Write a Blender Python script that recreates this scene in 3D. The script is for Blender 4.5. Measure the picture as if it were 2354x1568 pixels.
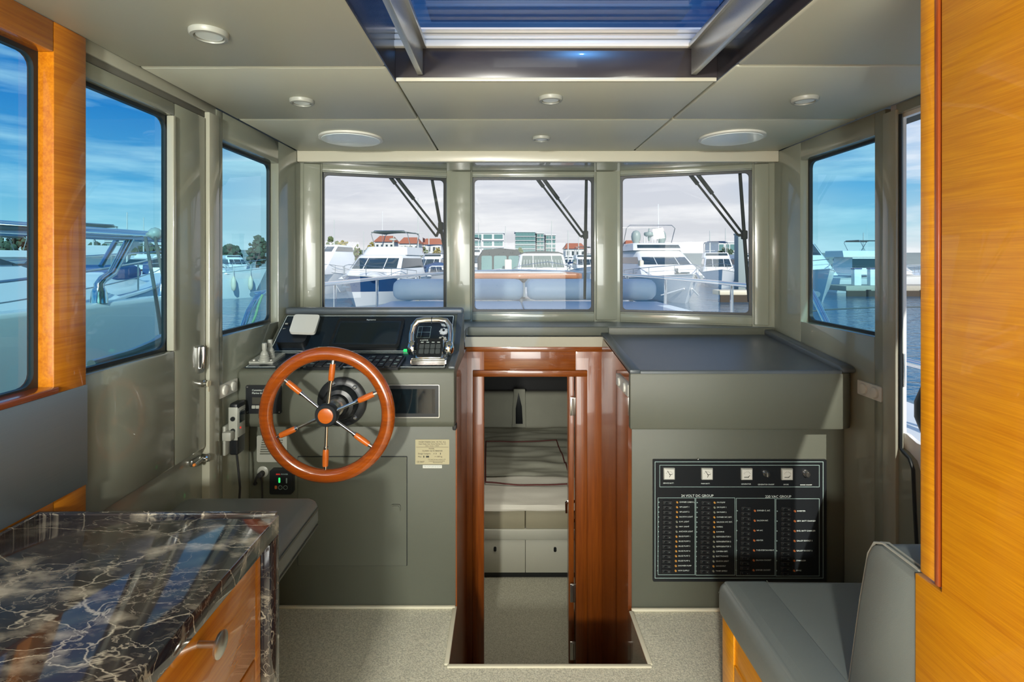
import bpy, bmesh, math, random
from mathutils import Vector, Matrix, noise as mnoise

for _o in list(bpy.data.objects):
    bpy.data.objects.remove(_o, do_unlink=True)
SC = bpy.context.scene
COL = SC.collection
random.seed(7)

# ------------------------------------------------------------------ camera
FPX, CX, HY, EYE = 1190.0, 1160.0, 598.0, 1.5
cam_d = bpy.data.cameras.new('camera')
cam = bpy.data.objects.new('camera', cam_d)
COL.objects.link(cam)
cam_d.sensor_fit = 'HORIZONTAL'
cam_d.sensor_width = 36.0
cam_d.lens = 36.0 * FPX / 2354.0
cam_d.shift_x = (1177.0 - CX) / 2354.0
cam_d.shift_y = -(784.0 - HY) / 2354.0
cam_d.clip_start = 0.02
cam_d.clip_end = 2000
cam.location = (0, 0, EYE)
cam.rotation_euler = (math.pi / 2, 0, 0)
SC.camera = cam

# ------------------------------------------------------------------ sky
W = bpy.data.worlds.new('sky')
SC.world = W
W.use_nodes = True
nt = W.node_tree
nt.nodes.clear()
def wn(t, **k):
    n = nt.nodes.new(t)
    for a, b in k.items():
        setattr(n, a, b)
    return n
wl = nt.links.new
w_out = wn('ShaderNodeOutputWorld')
w_bg = wn('ShaderNodeBackground')
w_tc = wn('ShaderNodeTexCoord')
w_sep = wn('ShaderNodeSeparateXYZ')
wl(w_tc.outputs['Generated'], w_sep.inputs[0])
w_ramp = wn('ShaderNodeValToRGB')                 # clear sky by elevation
e = w_ramp.color_ramp.elements
e[0].position = 0.0; e[0].color = (0.80, 0.82, 0.84, 1)
e[1].position = 1.0; e[1].color = (0.06, 0.17, 0.46, 1)
for p, c in ((0.05, (0.50, 0.73, 0.83, 1)), (0.12, (0.19, 0.50, 0.78, 1)), (0.23, (0.035, 0.28, 0.66, 1)), (0.5, (0.05, 0.20, 0.52, 1))):
    q = e.new(p); q.color = c
wl(w_sep.outputs['Z'], w_ramp.inputs[0])
w_map = wn('ShaderNodeMapping')
w_map.inputs['Scale'].default_value = (1.6, 1.6, 11.0)
wl(w_tc.outputs['Generated'], w_map.inputs[0])
w_noi = wn('ShaderNodeTexNoise')
w_noi.inputs['Scale'].default_value = 2.1
w_noi.inputs['Detail'].default_value = 7
w_noi.inputs['Roughness'].default_value = 0.55
wl(w_map.outputs[0], w_noi.inputs['Vector'])
w_cr = wn('ShaderNodeValToRGB')
w_cr.color_ramp.elements[0].position = 0.47; w_cr.color_ramp.elements[0].color = (0, 0, 0, 1)
w_cr.color_ramp.elements[1].position = 0.68; w_cr.color_ramp.elements[1].color = (1, 1, 1, 1)
wl(w_noi.outputs['Fac'], w_cr.inputs[0])
# a broad bank of thin cloud lies over the bow
w_ang = wn('ShaderNodeMapRange')
w_ang.inputs['From Min'].default_value = 0.80
w_ang.inputs['From Max'].default_value = 0.93
w_ang.interpolation_type = 'SMOOTHSTEP'
wl(w_sep.outputs['Y'], w_ang.inputs['Value'])
w_veil = wn('ShaderNodeMix', data_type='RGBA')
w_veil.inputs['B'].default_value = (0.80, 0.77, 0.81, 1)
w_vf = wn('ShaderNodeMath', operation='MULTIPLY'); w_vf.inputs[1].default_value = 0.85
wl(w_ang.outputs[0], w_vf.inputs[0])
wl(w_vf.outputs[0], w_veil.inputs['Factor'])
wl(w_ramp.outputs[0], w_veil.inputs['A'])
w_mix = wn('ShaderNodeMix', data_type='RGBA')
w_mix.inputs['B'].default_value = (1.08, 1.07, 1.08, 1)
w_cf = wn('ShaderNodeMath', operation='MULTIPLY'); w_cf.inputs[1].default_value = 0.62
wl(w_cr.outputs[0], w_cf.inputs[0])
wl(w_cf.outputs[0], w_mix.inputs['Factor'])
wl(w_veil.outputs['Result'], w_mix.inputs['A'])
wl(w_mix.outputs['Result'], w_bg.inputs['Color'])
w_bg.inputs['Strength'].default_value = 1.0
wl(w_bg.outputs[0], w_out.inputs[0])

# ------------------------------------------------------------------ sun and added lights astern
sun_d = bpy.data.lights.new('sun', 'SUN')
sun_d.energy = 4.3
sun_d.angle = 0.01
sun_d.color = (1.0, 0.95, 0.86)
sun = bpy.data.objects.new('sun', sun_d)
COL.objects.link(sun)
sun.rotation_euler = Vector((-0.19, 0.84, -0.52)).to_track_quat('-Z', 'Y').to_euler()
def area(name, loc, dirv, sx, sy, en, col):
    d = bpy.data.lights.new(name, 'AREA')
    d.shape = 'RECTANGLE'; d.size = sx; d.size_y = sy; d.energy = en; d.color = col
    o = bpy.data.objects.new(name, d); COL.objects.link(o)
    o.location = loc
    o.rotation_euler = V(dirv).to_track_quat('-Z', 'Z').to_euler()
V = Vector
area('aft_key_light', (-0.58, -1.75, 1.90), (0.14, 1.0, -0.16), 0.15, 0.15, 112, (1.0, 0.98, 0.89))     # unseen source added astern to brighten the cabin
area('aft_fill_light', (0.15, -2.5, 1.05), (0.0, 1.0, 0.10), 1.75, 1.5, 98, (0.98, 1.0, 0.94))       # added fill standing in for daylight through the stern doors

vs = SC.view_settings
vs.view_transform = 'Standard'
vs.look = 'None'
vs.exposure = 0.0
vs.gamma = 1.0
vs.use_curve_mapping = False

# ------------------------------------------------------------------ helpers
def P(px, py, d):                       # the point seen at a pixel of the photograph, d metres ahead
    return Vector(((px - CX) * d / FPX, d, EYE - (py - HY) * d / FPX))
def PX(px, py, x):
    return P(px, py, x * FPX / (px - CX))
def PZ(px, py, z):
    return P(px, py, (EYE - z) * FPX / (py - HY))
V = Vector

class MB:
    def __init__(s):
        s.bm = bmesh.new()
    def add(s, bm2, M=None):
        if M is not None:
            bmesh.ops.transform(bm2, matrix=M, verts=bm2.verts)
        mp = {}
        for v in bm2.verts:
            mp[v] = s.bm.verts.new(v.co)
        for f in bm2.faces:
            try:
                s.bm.faces.new([mp[v] for v in f.verts])
            except ValueError:
                pass
        bm2.free()
        return s
    def box(s, c, size, M=None, bev=0.0, seg=2):
        b = bmesh.new()
        bmesh.ops.create_cube(b, size=1.0)
        for v in b.verts:
            v.co = V((v.co.x * size[0], v.co.y * size[1], v.co.z * size[2]))
        if bev > 0:
            bmesh.ops.bevel(b, geom=list(b.edges), offset=min(bev, min(size) * 0.49), segments=seg, profile=0.5, affect='EDGES')
        bmesh.ops.translate(b, vec=V(c), verts=b.verts)
        return s.add(b, M)
    def bx(s, x0, x1, y0, y1, z0, z1, bev=0.0, seg=2, M=None):
        return s.box(((x0 + x1) / 2, (y0 + y1) / 2, (z0 + z1) / 2), (abs(x1 - x0), abs(y1 - y0), abs(z1 - z0)), M, bev, seg)
    def loft(s, loops, cap0=True, cap1=True, closed=True):
        rows = [[s.bm.verts.new(V(p)) for p in lp] for lp in loops]
        n = len(rows[0])
        for a, b in zip(rows, rows[1:]):
            for i in range(n if closed else n - 1):
                j = (i + 1) % n
                try:
                    s.bm.faces.new((a[i], a[j], b[j], b[i]))
                except ValueError:
                    pass
        if cap0:
            s.bm.faces.new(list(reversed(rows[0])))
        if cap1:
            s.bm.faces.new(rows[-1])
        return s
    def cyl(s, p0, p1, r0, r1=None, seg=16, cap=True):
        return s.tube([p0, p1], [r0, r0 if r1 is None else r1], seg, cap=cap)
    def tube(s, pts, r, seg=8, closed=False, cap=True):
        pts = [V(p) for p in pts]
        n = len(pts)
        rs = r if isinstance(r, (list, tuple)) else [r] * n
        t0 = (pts[1] - pts[0]).normalized()
        ref = V((0, 0, 1)) if abs(t0.z) < 0.9 else V((1, 0, 0))
        u = t0.cross(ref).normalized()
        loops = []
        for i in range(n):
            if closed:
                t = (pts[(i + 1) % n] - pts[i - 1]).normalized()
            else:
                t = (pts[min(i + 1, n - 1)] - pts[max(i - 1, 0)]).normalized()
            u = (u - t * u.dot(t)).normalized()
            w = t.cross(u)
            loops.append([pts[i] + (u * math.cos(a) + w * math.sin(a)) * rs[i] for a in [2 * math.pi * k / seg for k in range(seg)]])
        if closed:
            loops.append(loops[0])
            s.loft(loops, False, False)
            bmesh.ops.remove_doubles(s.bm, verts=s.bm.verts, dist=1e-6)
        else:
            s.loft(loops, cap, cap)
        return s
    def lathe(s, prof, o, axis, seg=24):          # prof: (radius, height) along the axis
        o = V(o); t = V(axis).normalized()
        ref = V((0, 0, 1)) if abs(t.z) < 0.9 else V((1, 0, 0))
        u = t.cross(ref).normalized(); w = t.cross(u)
        loops = []
        for r, h in prof:
            r = max(r, 1e-4)
            loops.append([o + t * h + (u * math.cos(a) + w * math.sin(a)) * r for a in [2 * math.pi * k / seg for k in range(seg)]])
        return s.loft(loops)
    def prism(s, pts, axis, a0, a1, bev=0.0):     # pts: polygon in the two other axes (in x,y,z order)
        def mk(p, a):
            if axis == 'x': return V((a, p[0], p[1]))
            if axis == 'y': return V((p[0], a, p[1]))
            return V((p[0], p[1], a))
        b = bmesh.new()
        A = [b.verts.new(mk(p, a0)) for p in pts]
        B = [b.verts.new(mk(p, a1)) for p in pts]
        n = len(pts)
        for i in range(n):
            j = (i + 1) % n
            b.faces.new((A[i], A[j], B[j], B[i]))
        b.faces.new(list(reversed(A))); b.faces.new(B)
        bmesh.ops.recalc_face_normals(b, faces=b.faces)
        if bev > 0:
            bmesh.ops.bevel(b, geom=list(b.edges), offset=bev, segments=2, profile=0.5, affect='EDGES')
        return s.add(b)
    def sphere(s, c, r, sc=(1, 1, 1), sub=2):
        b = bmesh.new()
        bmesh.ops.create_icosphere(b, subdivisions=sub, radius=r)
        for v in b.verts:
            v.co = V((v.co.x * sc[0], v.co.y * sc[1], v.co.z * sc[2])) + V(c)
        return s.add(b)
    def ring(s, outer, inner, h0, h1, M=None):     # frame between two equal-length 2D loops
        n = len(outer)
        b = bmesh.new()
        vs_ = [[b.verts.new((p[0], p[1], h)) for p in lp] for lp, h in ((outer, h0), (outer, h1), (inner, h1), (inner, h0))]
        for k in range(4):
            A, B = vs_[k], vs_[(k + 1) % 4]
            for i in range(n):
                j = (i + 1) % n
                b.faces.new((A[i], A[j], B[j], B[i]))
        bmesh.ops.recalc_face_normals(b, faces=b.faces)
        return s.add(b, M)
    def plate(s, loop, h0, h1, M=None):
        b = bmesh.new()
        A = [b.verts.new((p[0], p[1], h0)) for p in loop]
        B = [b.verts.new((p[0], p[1], h1)) for p in loop]
        n = len(loop)
        for i in range(n):
            j = (i + 1) % n
            b.faces.new((A[i], A[j], B[j], B[i]))
        b.faces.new(list(reversed(A))); b.faces.new(B)
        bmesh.ops.recalc_face_normals(b, faces=b.faces)
        return s.add(b, M)
    def text(s, body, size, M, align='LEFT', depth=0.0004):
        cu = bpy.data.curves.new('t', 'FONT')
        cu.body = body; cu.size = size; cu.align_x = align; cu.align_y = 'CENTER'
        cu.resolution_u = 2; cu.extrude = depth
        ob = bpy.data.objects.new('t', cu)
        me = ob.to_mesh()
        b = bmesh.new(); b.from_mesh(me)
        ob.to_mesh_clear()
        bpy.data.objects.remove(ob); bpy.data.curves.remove(cu)
        return s.add(b, M)
    def disp(s, fn):
        for v in s.bm.verts:
            v.co = fn(v.co)
        return s

def rrect(x0, x1, y0, y1, r, n=5):
    pts = []
    r = max(r, 1e-5)
    for cx, cy, a in ((x1 - r, y1 - r, 0), (x0 + r, y1 - r, 90), (x0 + r, y0 + r, 180), (x1 - r, y0 + r, 270)):
        for k in range(n):
            t = math.radians(a + 90.0 * k / (n - 1))
            pts.append((cx + r * math.cos(t), cy + r * math.sin(t)))
    return pts

class Fr:                                # a flat working plane: u right, v up, n towards the viewer
    def __init__(s, o, u, v):
        s.o = V(o); s.u = V(u).normalized(); s.v = V(v)
        s.v = (s.v - s.u * s.v.dot(s.u)).normalized()
        s.n = s.u.cross(s.v)
        s.M = Matrix(((s.u.x, s.v.x, s.n.x, s.o.x), (s.u.y, s.v.y, s.n.y, s.o.y), (s.u.z, s.v.z, s.n.z, s.o.z), (0, 0, 0, 1)))
    def uv(s, px, py, h=0.0):
        d = P(px, py, 1.0) - V((0, 0, EYE))
        c = V((0, 0, EYE))
        t = (s.o + s.n * h - c).dot(s.n) / d.dot(s.n)
        q = c + d * t - s.o
        return (q.dot(s.u), q.dot(s.v))
    def at(s, u, v, h=0.0):
        return s.o + s.u * u + s.v * v + s.n * h
    def loc(s, u, v, h=0.0, rot=0.0):    # matrix placed at (u, v, h)
        return s.M @ Matrix.Translation((u, v, h)) @ Matrix.Rotation(rot, 4, 'Z')
    def rect(s, px0, py0, px1, py1, h=0.0):   # pixel box -> (u0,u1,v0,v1)
        a = s.uv(px0, (py0 + py1) / 2, h); b = s.uv(px1, (py0 + py1) / 2, h)
        c = s.uv((px0 + px1) / 2, py1, h); d = s.uv((px0 + px1) / 2, py0, h)
        return (min(a[0], b[0]), max(a[0], b[0]), min(c[1], d[1]), max(c[1], d[1]))

WL = {}
def tag(o, label=None, cat=None, group=None, kind=None):
    if label: o['label'] = label
    if cat: o['category'] = cat
    if group: o['group'] = group
    if kind: o['kind'] = kind
    return o
def obj(name, mb, mat, parent=None, label=None, cat=None, group=None, kind=None, origin=None, angle=38, flat=False):
    bm = mb.bm
    bmesh.ops.recalc_face_normals(bm, faces=bm.faces)
    if parent is not None:
        og = WL[parent.name]
    elif origin is not None:
        og = V(origin)
    else:
        xs = [v.co for v in bm.verts]
        og = V(((min(p.x for p in xs) + max(p.x for p in xs)) / 2, (min(p.y for p in xs) + max(p.y for p in xs)) / 2, min(p.z for p in xs)))
    bmesh.ops.translate(bm, vec=-og, verts=bm.verts)
    me = bpy.data.meshes.new(name)
    bm.to_mesh(me); bm.free()
    if not flat:
        me.polygons.foreach_set('use_smooth', [True] * len(me.polygons))
        me.set_sharp_from_angle(angle=math.radians(angle))
    me.materials.append(mat)
    o = bpy.data.objects.new(name, me)
    COL.objects.link(o)
    if parent is not None:
        o.parent = parent
    else:
        o.location = og
    WL[o.name] = og.copy()
    return tag(o, label, cat, group, kind)
def thing(name, label, cat, loc=(0, 0, 0), group=None, kind=None):
    o = bpy.data.objects.new(name, None)
    o.empty_display_size = 0.1
    COL.objects.link(o)
    o.location = loc
    WL[o.name] = V(loc)
    return tag(o, label, cat, group, kind)
def copy_tree(o, parent=None):
    c = o.copy(); COL.objects.link(c)
    if parent is not None: c.parent = parent
    for ch in [k for k in bpy.data.objects if k.parent == o]:
        copy_tree(ch, c)
    return c

# ------------------------------------------------------------------ materials
def mat(name, col, rough=0.5, metal=0.0, coat=0.0, bump=0.0, bscale=200.0, var=0.0, vscale=6.0, vaxis=(1, 1, 1), spec=0.5, emit=None, estr=1.0, coatr=0.03):
    m = bpy.data.materials.new(name)
    m.use_nodes = True
    n = m.node_tree.nodes; l = m.node_tree.links
    b = n['Principled BSDF']
    b.inputs['Base Color'].default_value = (*col, 1)
    b.inputs['Roughness'].default_value = rough
    b.inputs['Metallic'].default_value = metal
    b.inputs['Coat Weight'].default_value = coat
    b.inputs['Coat Roughness'].default_value = coatr
    b.inputs['Specular IOR Level'].default_value = spec
    if emit:
        b.inputs['Emission Color'].default_value = (*emit, 1)
        b.inputs['Emission Strength'].default_value = estr
    if bump or var:
        tc = n.new('ShaderNodeTexCoord')
    if var:
        mp = n.new('ShaderNodeMapping'); mp.inputs['Scale'].default_value = vaxis
        l.new(tc.outputs['Object'], mp.inputs[0])
        no = n.new('ShaderNodeTexNoise'); no.inputs['Scale'].default_value = vscale; no.inputs['Detail'].default_value = 5
        l.new(mp.outputs[0], no.inputs['Vector'])
        mx = n.new('ShaderNodeMix'); mx.data_type = 'RGBA'
        mx.inputs['A'].default_value = (*[c * (1 - var) for c in col], 1)
        mx.inputs['B'].default_value = (*[min(1, c * (1 + var)) for c in col], 1)
        l.new(no.outputs['Fac'], mx.inputs['Factor'])
        l.new(mx.outputs['Result'], b.inputs['Base Color'])
    if bump:
        nb = n.new('ShaderNodeTexNoise'); nb.inputs['Scale'].default_value = bscale; nb.inputs['Detail'].default_value = 3
        l.new(tc.outputs['Object'], nb.inputs['Vector'])
        bp = n.new('ShaderNodeBump'); bp.inputs['Strength'].default_value = bump; bp.inputs['Distance'].default_value = 0.002
        l.new(nb.outputs['Fac'], bp.inputs['Height'])
        l.new(bp.outputs[0], b.inputs['Normal'])
    return m

def wood(name, c0, c1, axis, rough=0.25, coat=0.6, scale=1.0):
    m = mat(name, c0, rough, coat=coat)
    n = m.node_tree.nodes; l = m.node_tree.links; b = n['Principled BSDF']
    tc = n.new('ShaderNodeTexCoord')
    mp = n.new('ShaderNodeMapping')
    sc = [60.0 * scale] * 3
    sc[axis] = 2.2 * scale
    mp.inputs['Scale'].default_value = sc
    l.new(tc.outputs['Object'], mp.inputs[0])
    n1 = n.new('ShaderNodeTexNoise'); n1.inputs['Scale'].default_value = 1.0; n1.inputs['Detail'].default_value = 6; n1.inputs['Roughness'].default_value = 0.62; n1.inputs['Distortion'].default_value = 0.35
    l.new(mp.outputs[0], n1.inputs['Vector'])
    mp2 = n.new('ShaderNodeMapping')
    sc2 = [230.0 * scale] * 3; sc2[axis] = 6.0 * scale
    mp2.inputs['Scale'].default_value = sc2
    l.new(tc.outputs['Object'], mp2.inputs[0])
    n2 = n.new('ShaderNodeTexNoise'); n2.inputs['Scale'].default_value = 1.0; n2.inputs['Detail'].default_value = 3
    l.new(mp2.outputs[0], n2.inputs['Vector'])
    add = n.new('ShaderNodeMath'); add.operation = 'MULTIPLY_ADD'; add.inputs[1].default_value = 0.45
    l.new(n2.outputs['Fac'], add.inputs[0]); 
    mu = n.new('ShaderNodeMath'); mu.operation = 'MULTIPLY'; mu.inputs[1].default_value = 0.65
    l.new(n1.outputs['Fac'], mu.inputs[0]); l.new(mu.outputs[0], add.inputs[2])
    cr = n.new('ShaderNodeValToRGB')
    cr.color_ramp.elements[0].position = 0.38; cr.color_ramp.elements[0].color = (*c1, 1)
    cr.color_ramp.elements[1].position = 0.68; cr.color_ramp.elements[1].color = (*c0, 1)
    l.new(add.outputs[0], cr.inputs[0])
    l.new(cr.outputs[0], b.inputs['Base Color'])
    return m

def glass(name, tint, refl=1.0):
    m = bpy.data.materials.new(name); m.use_nodes = True
    n = m.node_tree.nodes; l = m.node_tree.links
    n.clear()
    out = n.new('ShaderNodeOutputMaterial')
    tr = n.new('ShaderNodeBsdfTransparent'); tr.inputs[0].default_value = (*tint, 1)
    gl = n.new('ShaderNodeBsdfGlossy'); gl.inputs['Roughness'].default_value = 0.0
    gl.inputs['Color'].default_value = (1, 1, 1, 1)
    fr = n.new('ShaderNodeFresnel'); fr.inputs['IOR'].default_value = 1.45
    mu = n.new('ShaderNodeMath'); mu.operation = 'MULTIPLY'; mu.inputs[1].default_value = refl
    l.new(fr.outputs[0], mu.inputs[0])
    ge = n.new('ShaderNodeNewGeometry'); inv = n.new('ShaderNodeMath'); inv.operation = 'SUBTRACT'; inv.inputs[0].default_value = 1.0
    l.new(ge.outputs['Backfacing'], inv.inputs[1])
    mb_ = n.new('ShaderNodeMath'); mb_.operation = 'MULTIPLY'
    l.new(mu.outputs[0], mb_.inputs[0]); l.new(inv.outputs[0], mb_.inputs[1]); mu = mb_
    mx = n.new('ShaderNodeMixShader')
    l.new(mu.outputs[0], mx.inputs[0]); l.new(tr.outputs[0], mx.inputs[1]); l.new(gl.outputs[0], mx.inputs[2])
    l.new(mx.outputs[0], out.inputs[0])
    return m

def marble(name):
    m = mat(name, (0.02, 0.02, 0.03), 0.07, coat=0.3)
    n = m.node_tree.nodes; l = m.node_tree.links; b = n['Principled BSDF']
    tc = n.new('ShaderNodeTexCoord')
    mp = n.new('ShaderNodeMapping'); mp.inputs['Scale'].default_value = (1.1, 2.1, 1.4); mp.inputs['Rotation'].default_value = (0, 0, 0.9)
    l.new(tc.outputs['Object'], mp.inputs[0])
    dn = n.new('ShaderNodeTexNoise'); dn.inputs['Scale'].default_value = 5.0; dn.inputs['Detail'].default_value = 7; dn.inputs['Roughness'].default_value = 0.6
    l.new(mp.outputs[0], dn.inputs['Vector'])
    def warp(k):
        a = n.new('ShaderNodeVectorMath'); a.operation = 'MULTIPLY_ADD'
        a.inputs[1].default_value = (k, k, k)
        l.new(dn.outputs['Color'], a.inputs[0]); l.new(mp.outputs[0], a.inputs[2])
        return a.outputs[0]
    def vein(scale, k, w0, w1, gain):
        v = n.new('ShaderNodeTexVoronoi'); v.feature = 'DISTANCE_TO_EDGE'; v.inputs['Scale'].default_value = scale
        l.new(warp(k), v.inputs['Vector'])
        r = n.new('ShaderNodeMapRange'); r.inputs['From Min'].default_value = w0; r.inputs['From Max'].default_value = w1
        r.inputs['To Min'].default_value = gain; r.inputs['To Max'].default_value = 0.0
        l.new(v.outputs['Distance'], r.inputs['Value'])
        return r.outputs[0]
    def noise(scale, det, lo, hi):
        q = n.new('ShaderNodeTexNoise'); q.inputs['Scale'].default_value = scale; q.inputs['Detail'].default_value = det
        l.new(mp.outputs[0], q.inputs['Vector'])
        r = n.new('ShaderNodeMapRange'); r.inputs['From Min'].default_value = lo; r.inputs['From Max'].default_value = hi
        l.new(q.outputs['Fac'], r.inputs['Value'])
        return r.outputs[0]
    def op(o_, a, c):
        k = n.new('ShaderNodeMath'); k.operation = o_
        l.new(a, k.inputs[0])
        if isinstance(c, float): k.inputs[1].default_value = c
        else: l.new(c, k.inputs[1])
        return k.outputs[0]
    def ridge(scale, det, w, gain, seed, dist=0.6):
        q = n.new('ShaderNodeTexNoise'); q.inputs['Scale'].default_value = scale; q.inputs['Detail'].default_value = det; q.inputs['Distortion'].default_value = dist; q.inputs['Roughness'].default_value = 0.5
        o_ = n.new('ShaderNodeVectorMath'); o_.operation = 'ADD'; o_.inputs[1].default_value = (seed, seed * 2, 0)
        l.new(mp.outputs[0], o_.inputs[0]); l.new(o_.outputs[0], q.inputs['Vector'])
        c = n.new('ShaderNodeMath'); c.operation = 'SUBTRACT'; c.inputs[1].default_value = 0.5
        l.new(q.outputs['Fac'], c.inputs[0])
        d = n.new('ShaderNodeMath'); d.operation = 'ABSOLUTE'; l.new(c.outputs[0], d.inputs[0])
        r = n.new('ShaderNodeMapRange'); r.inputs['From Max'].default_value = w; r.inputs['To Min'].default_value = gain; r.inputs['To Max'].default_value = 0.0
        l.new(d.outputs[0], r.inputs['Value'])
        return r.outputs[0]
    v1 = vein(2.6, 0.12, 0.0, 0.008, 0.9)
    v2 = op('MULTIPLY', ridge(4.0, 5, 0.007, 0.85, 3.0), noise(2.6, 2, 0.40, 0.60))
    v3 = op('MULTIPLY', ridge(9.0, 6, 0.010, 0.7, 9.0), noise(4.0, 3, 0.38, 0.62))
    v5 = op('MULTIPLY', ridge(20.0, 6, 0.016, 0.5, 15.0), noise(5.0, 3, 0.42, 0.66))
    v4 = op('MULTIPLY', vein(2.6, 0.12, 0.0, 0.16, 0.95), noise(12.0, 9, 0.50, 0.68))
    v6 = op('MULTIPLY', noise(34.0, 9, 0.57, 0.84), noise(3.0, 3, 0.50, 0.72))
    s_ = op('MAXIMUM', op('MAXIMUM', op('MAXIMUM', v1, v2), op('MAXIMUM', v3, v4)), op('MAXIMUM', v5, v6))
    base = n.new('ShaderNodeMix'); base.data_type = 'RGBA'
    base.inputs['A'].default_value = (0.010, 0.013, 0.022, 1); base.inputs['B'].default_value = (0.045, 0.032, 0.024, 1)
    l.new(noise(3.0, 5, 0.35, 0.65), base.inputs['Factor'])
    fin = n.new('ShaderNodeMix'); fin.data_type = 'RGBA'
    fin.inputs['B'].default_value = (0.50, 0.44, 0.34, 1)
    l.new(s_, fin.inputs['Factor']); l.new(base.outputs['Result'], fin.inputs['A'])
    l.new(fin.outputs['Result'], b.inputs['Base Color'])
    return m

def water_mat():
    m = mat('sea_water', (0.016, 0.11, 0.21), 0.04)
    n = m.node_tree.nodes; l = m.node_tree.links; b = n['Principled BSDF']
    b.inputs['IOR'].default_value = 1.33
    tc = n.new('ShaderNodeTexCoord')
    mp = n.new('ShaderNodeMapping'); mp.inputs['Scale'].default_value = (1.0, 1.7, 1.0)
    l.new(tc.outputs['Object'], mp.inputs[0])
    a = n.new('ShaderNodeTexNoise'); a.inputs['Scale'].default_value = 1.6; a.inputs['Detail'].default_value = 5
    l.new(mp.outputs[0], a.inputs['Vector'])
    bp = n.new('ShaderNodeBump'); bp.inputs['Strength'].default_value = 0.55; bp.inputs['Distance'].default_value = 0.12
    l.new(a.outputs['Fac'], bp.inputs['Height']); l.new(bp.outputs[0], b.inputs['Normal'])
    return m

def brushed(name, col, axis, rough=0.35):
    m = mat(name, col, rough, metal=0.85)
    n = m.node_tree.nodes; l = m.node_tree.links; b = n['Principled BSDF']
    tc = n.new('ShaderNodeTexCoord'); mp = n.new('ShaderNodeMapping')
    sc = [500.0] * 3; sc[axis] = 6.0
    mp.inputs['Scale'].default_value = sc
    l.new(tc.outputs['Object'], mp.inputs[0])
    a = n.new('ShaderNodeTexNoise'); a.inputs['Scale'].default_value = 1.0; a.inputs['Detail'].default_value = 2
    l.new(mp.outputs[0], a.inputs['Vector'])
    r = n.new('ShaderNodeMapRange'); r.inputs['To Min'].default_value = rough - 0.1; r.inputs['To Max'].default_value = rough + 0.15
    l.new(a.outputs['Fac'], r.inputs['Value']); l.new(r.outputs[0], b.inputs['Roughness'])
    return m

def carpet(name, c0, c1):
    m = mat(name, c0, 0.95, spec=0.1)
    n = m.node_tree.nodes; l = m.node_tree.links; b = n['Principled BSDF']
    tc = n.new('ShaderNodeTexCoord')
    a = n.new('ShaderNodeTexNoise'); a.inputs['Scale'].default_value = 190; a.inputs['Detail'].default_value = 4; a.inputs['Roughness'].default_value = 0.7
    l.new(tc.outputs['Object'], a.inputs['Vector'])
    cr = n.new('ShaderNodeValToRGB')
    cr.color_ramp.elements[0].position = 0.36; cr.color_ramp.elements[0].color = (*c1, 1)
    cr.color_ramp.elements[1].position = 0.62; cr.color_ramp.elements[1].color = (*c0, 1)
    l.new(a.outputs['Fac'], cr.inputs[0]); l.new(cr.outputs[0], b.inputs['Base Color'])
    bp = n.new('ShaderNodeBump'); bp.inputs['Strength'].default_value = 0.9; bp.inputs['Distance'].default_value = 0.004
    l.new(a.outputs['Fac'], bp.inputs['Height']); l.new(bp.outputs[0], b.inputs['Normal'])
    return m

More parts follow.
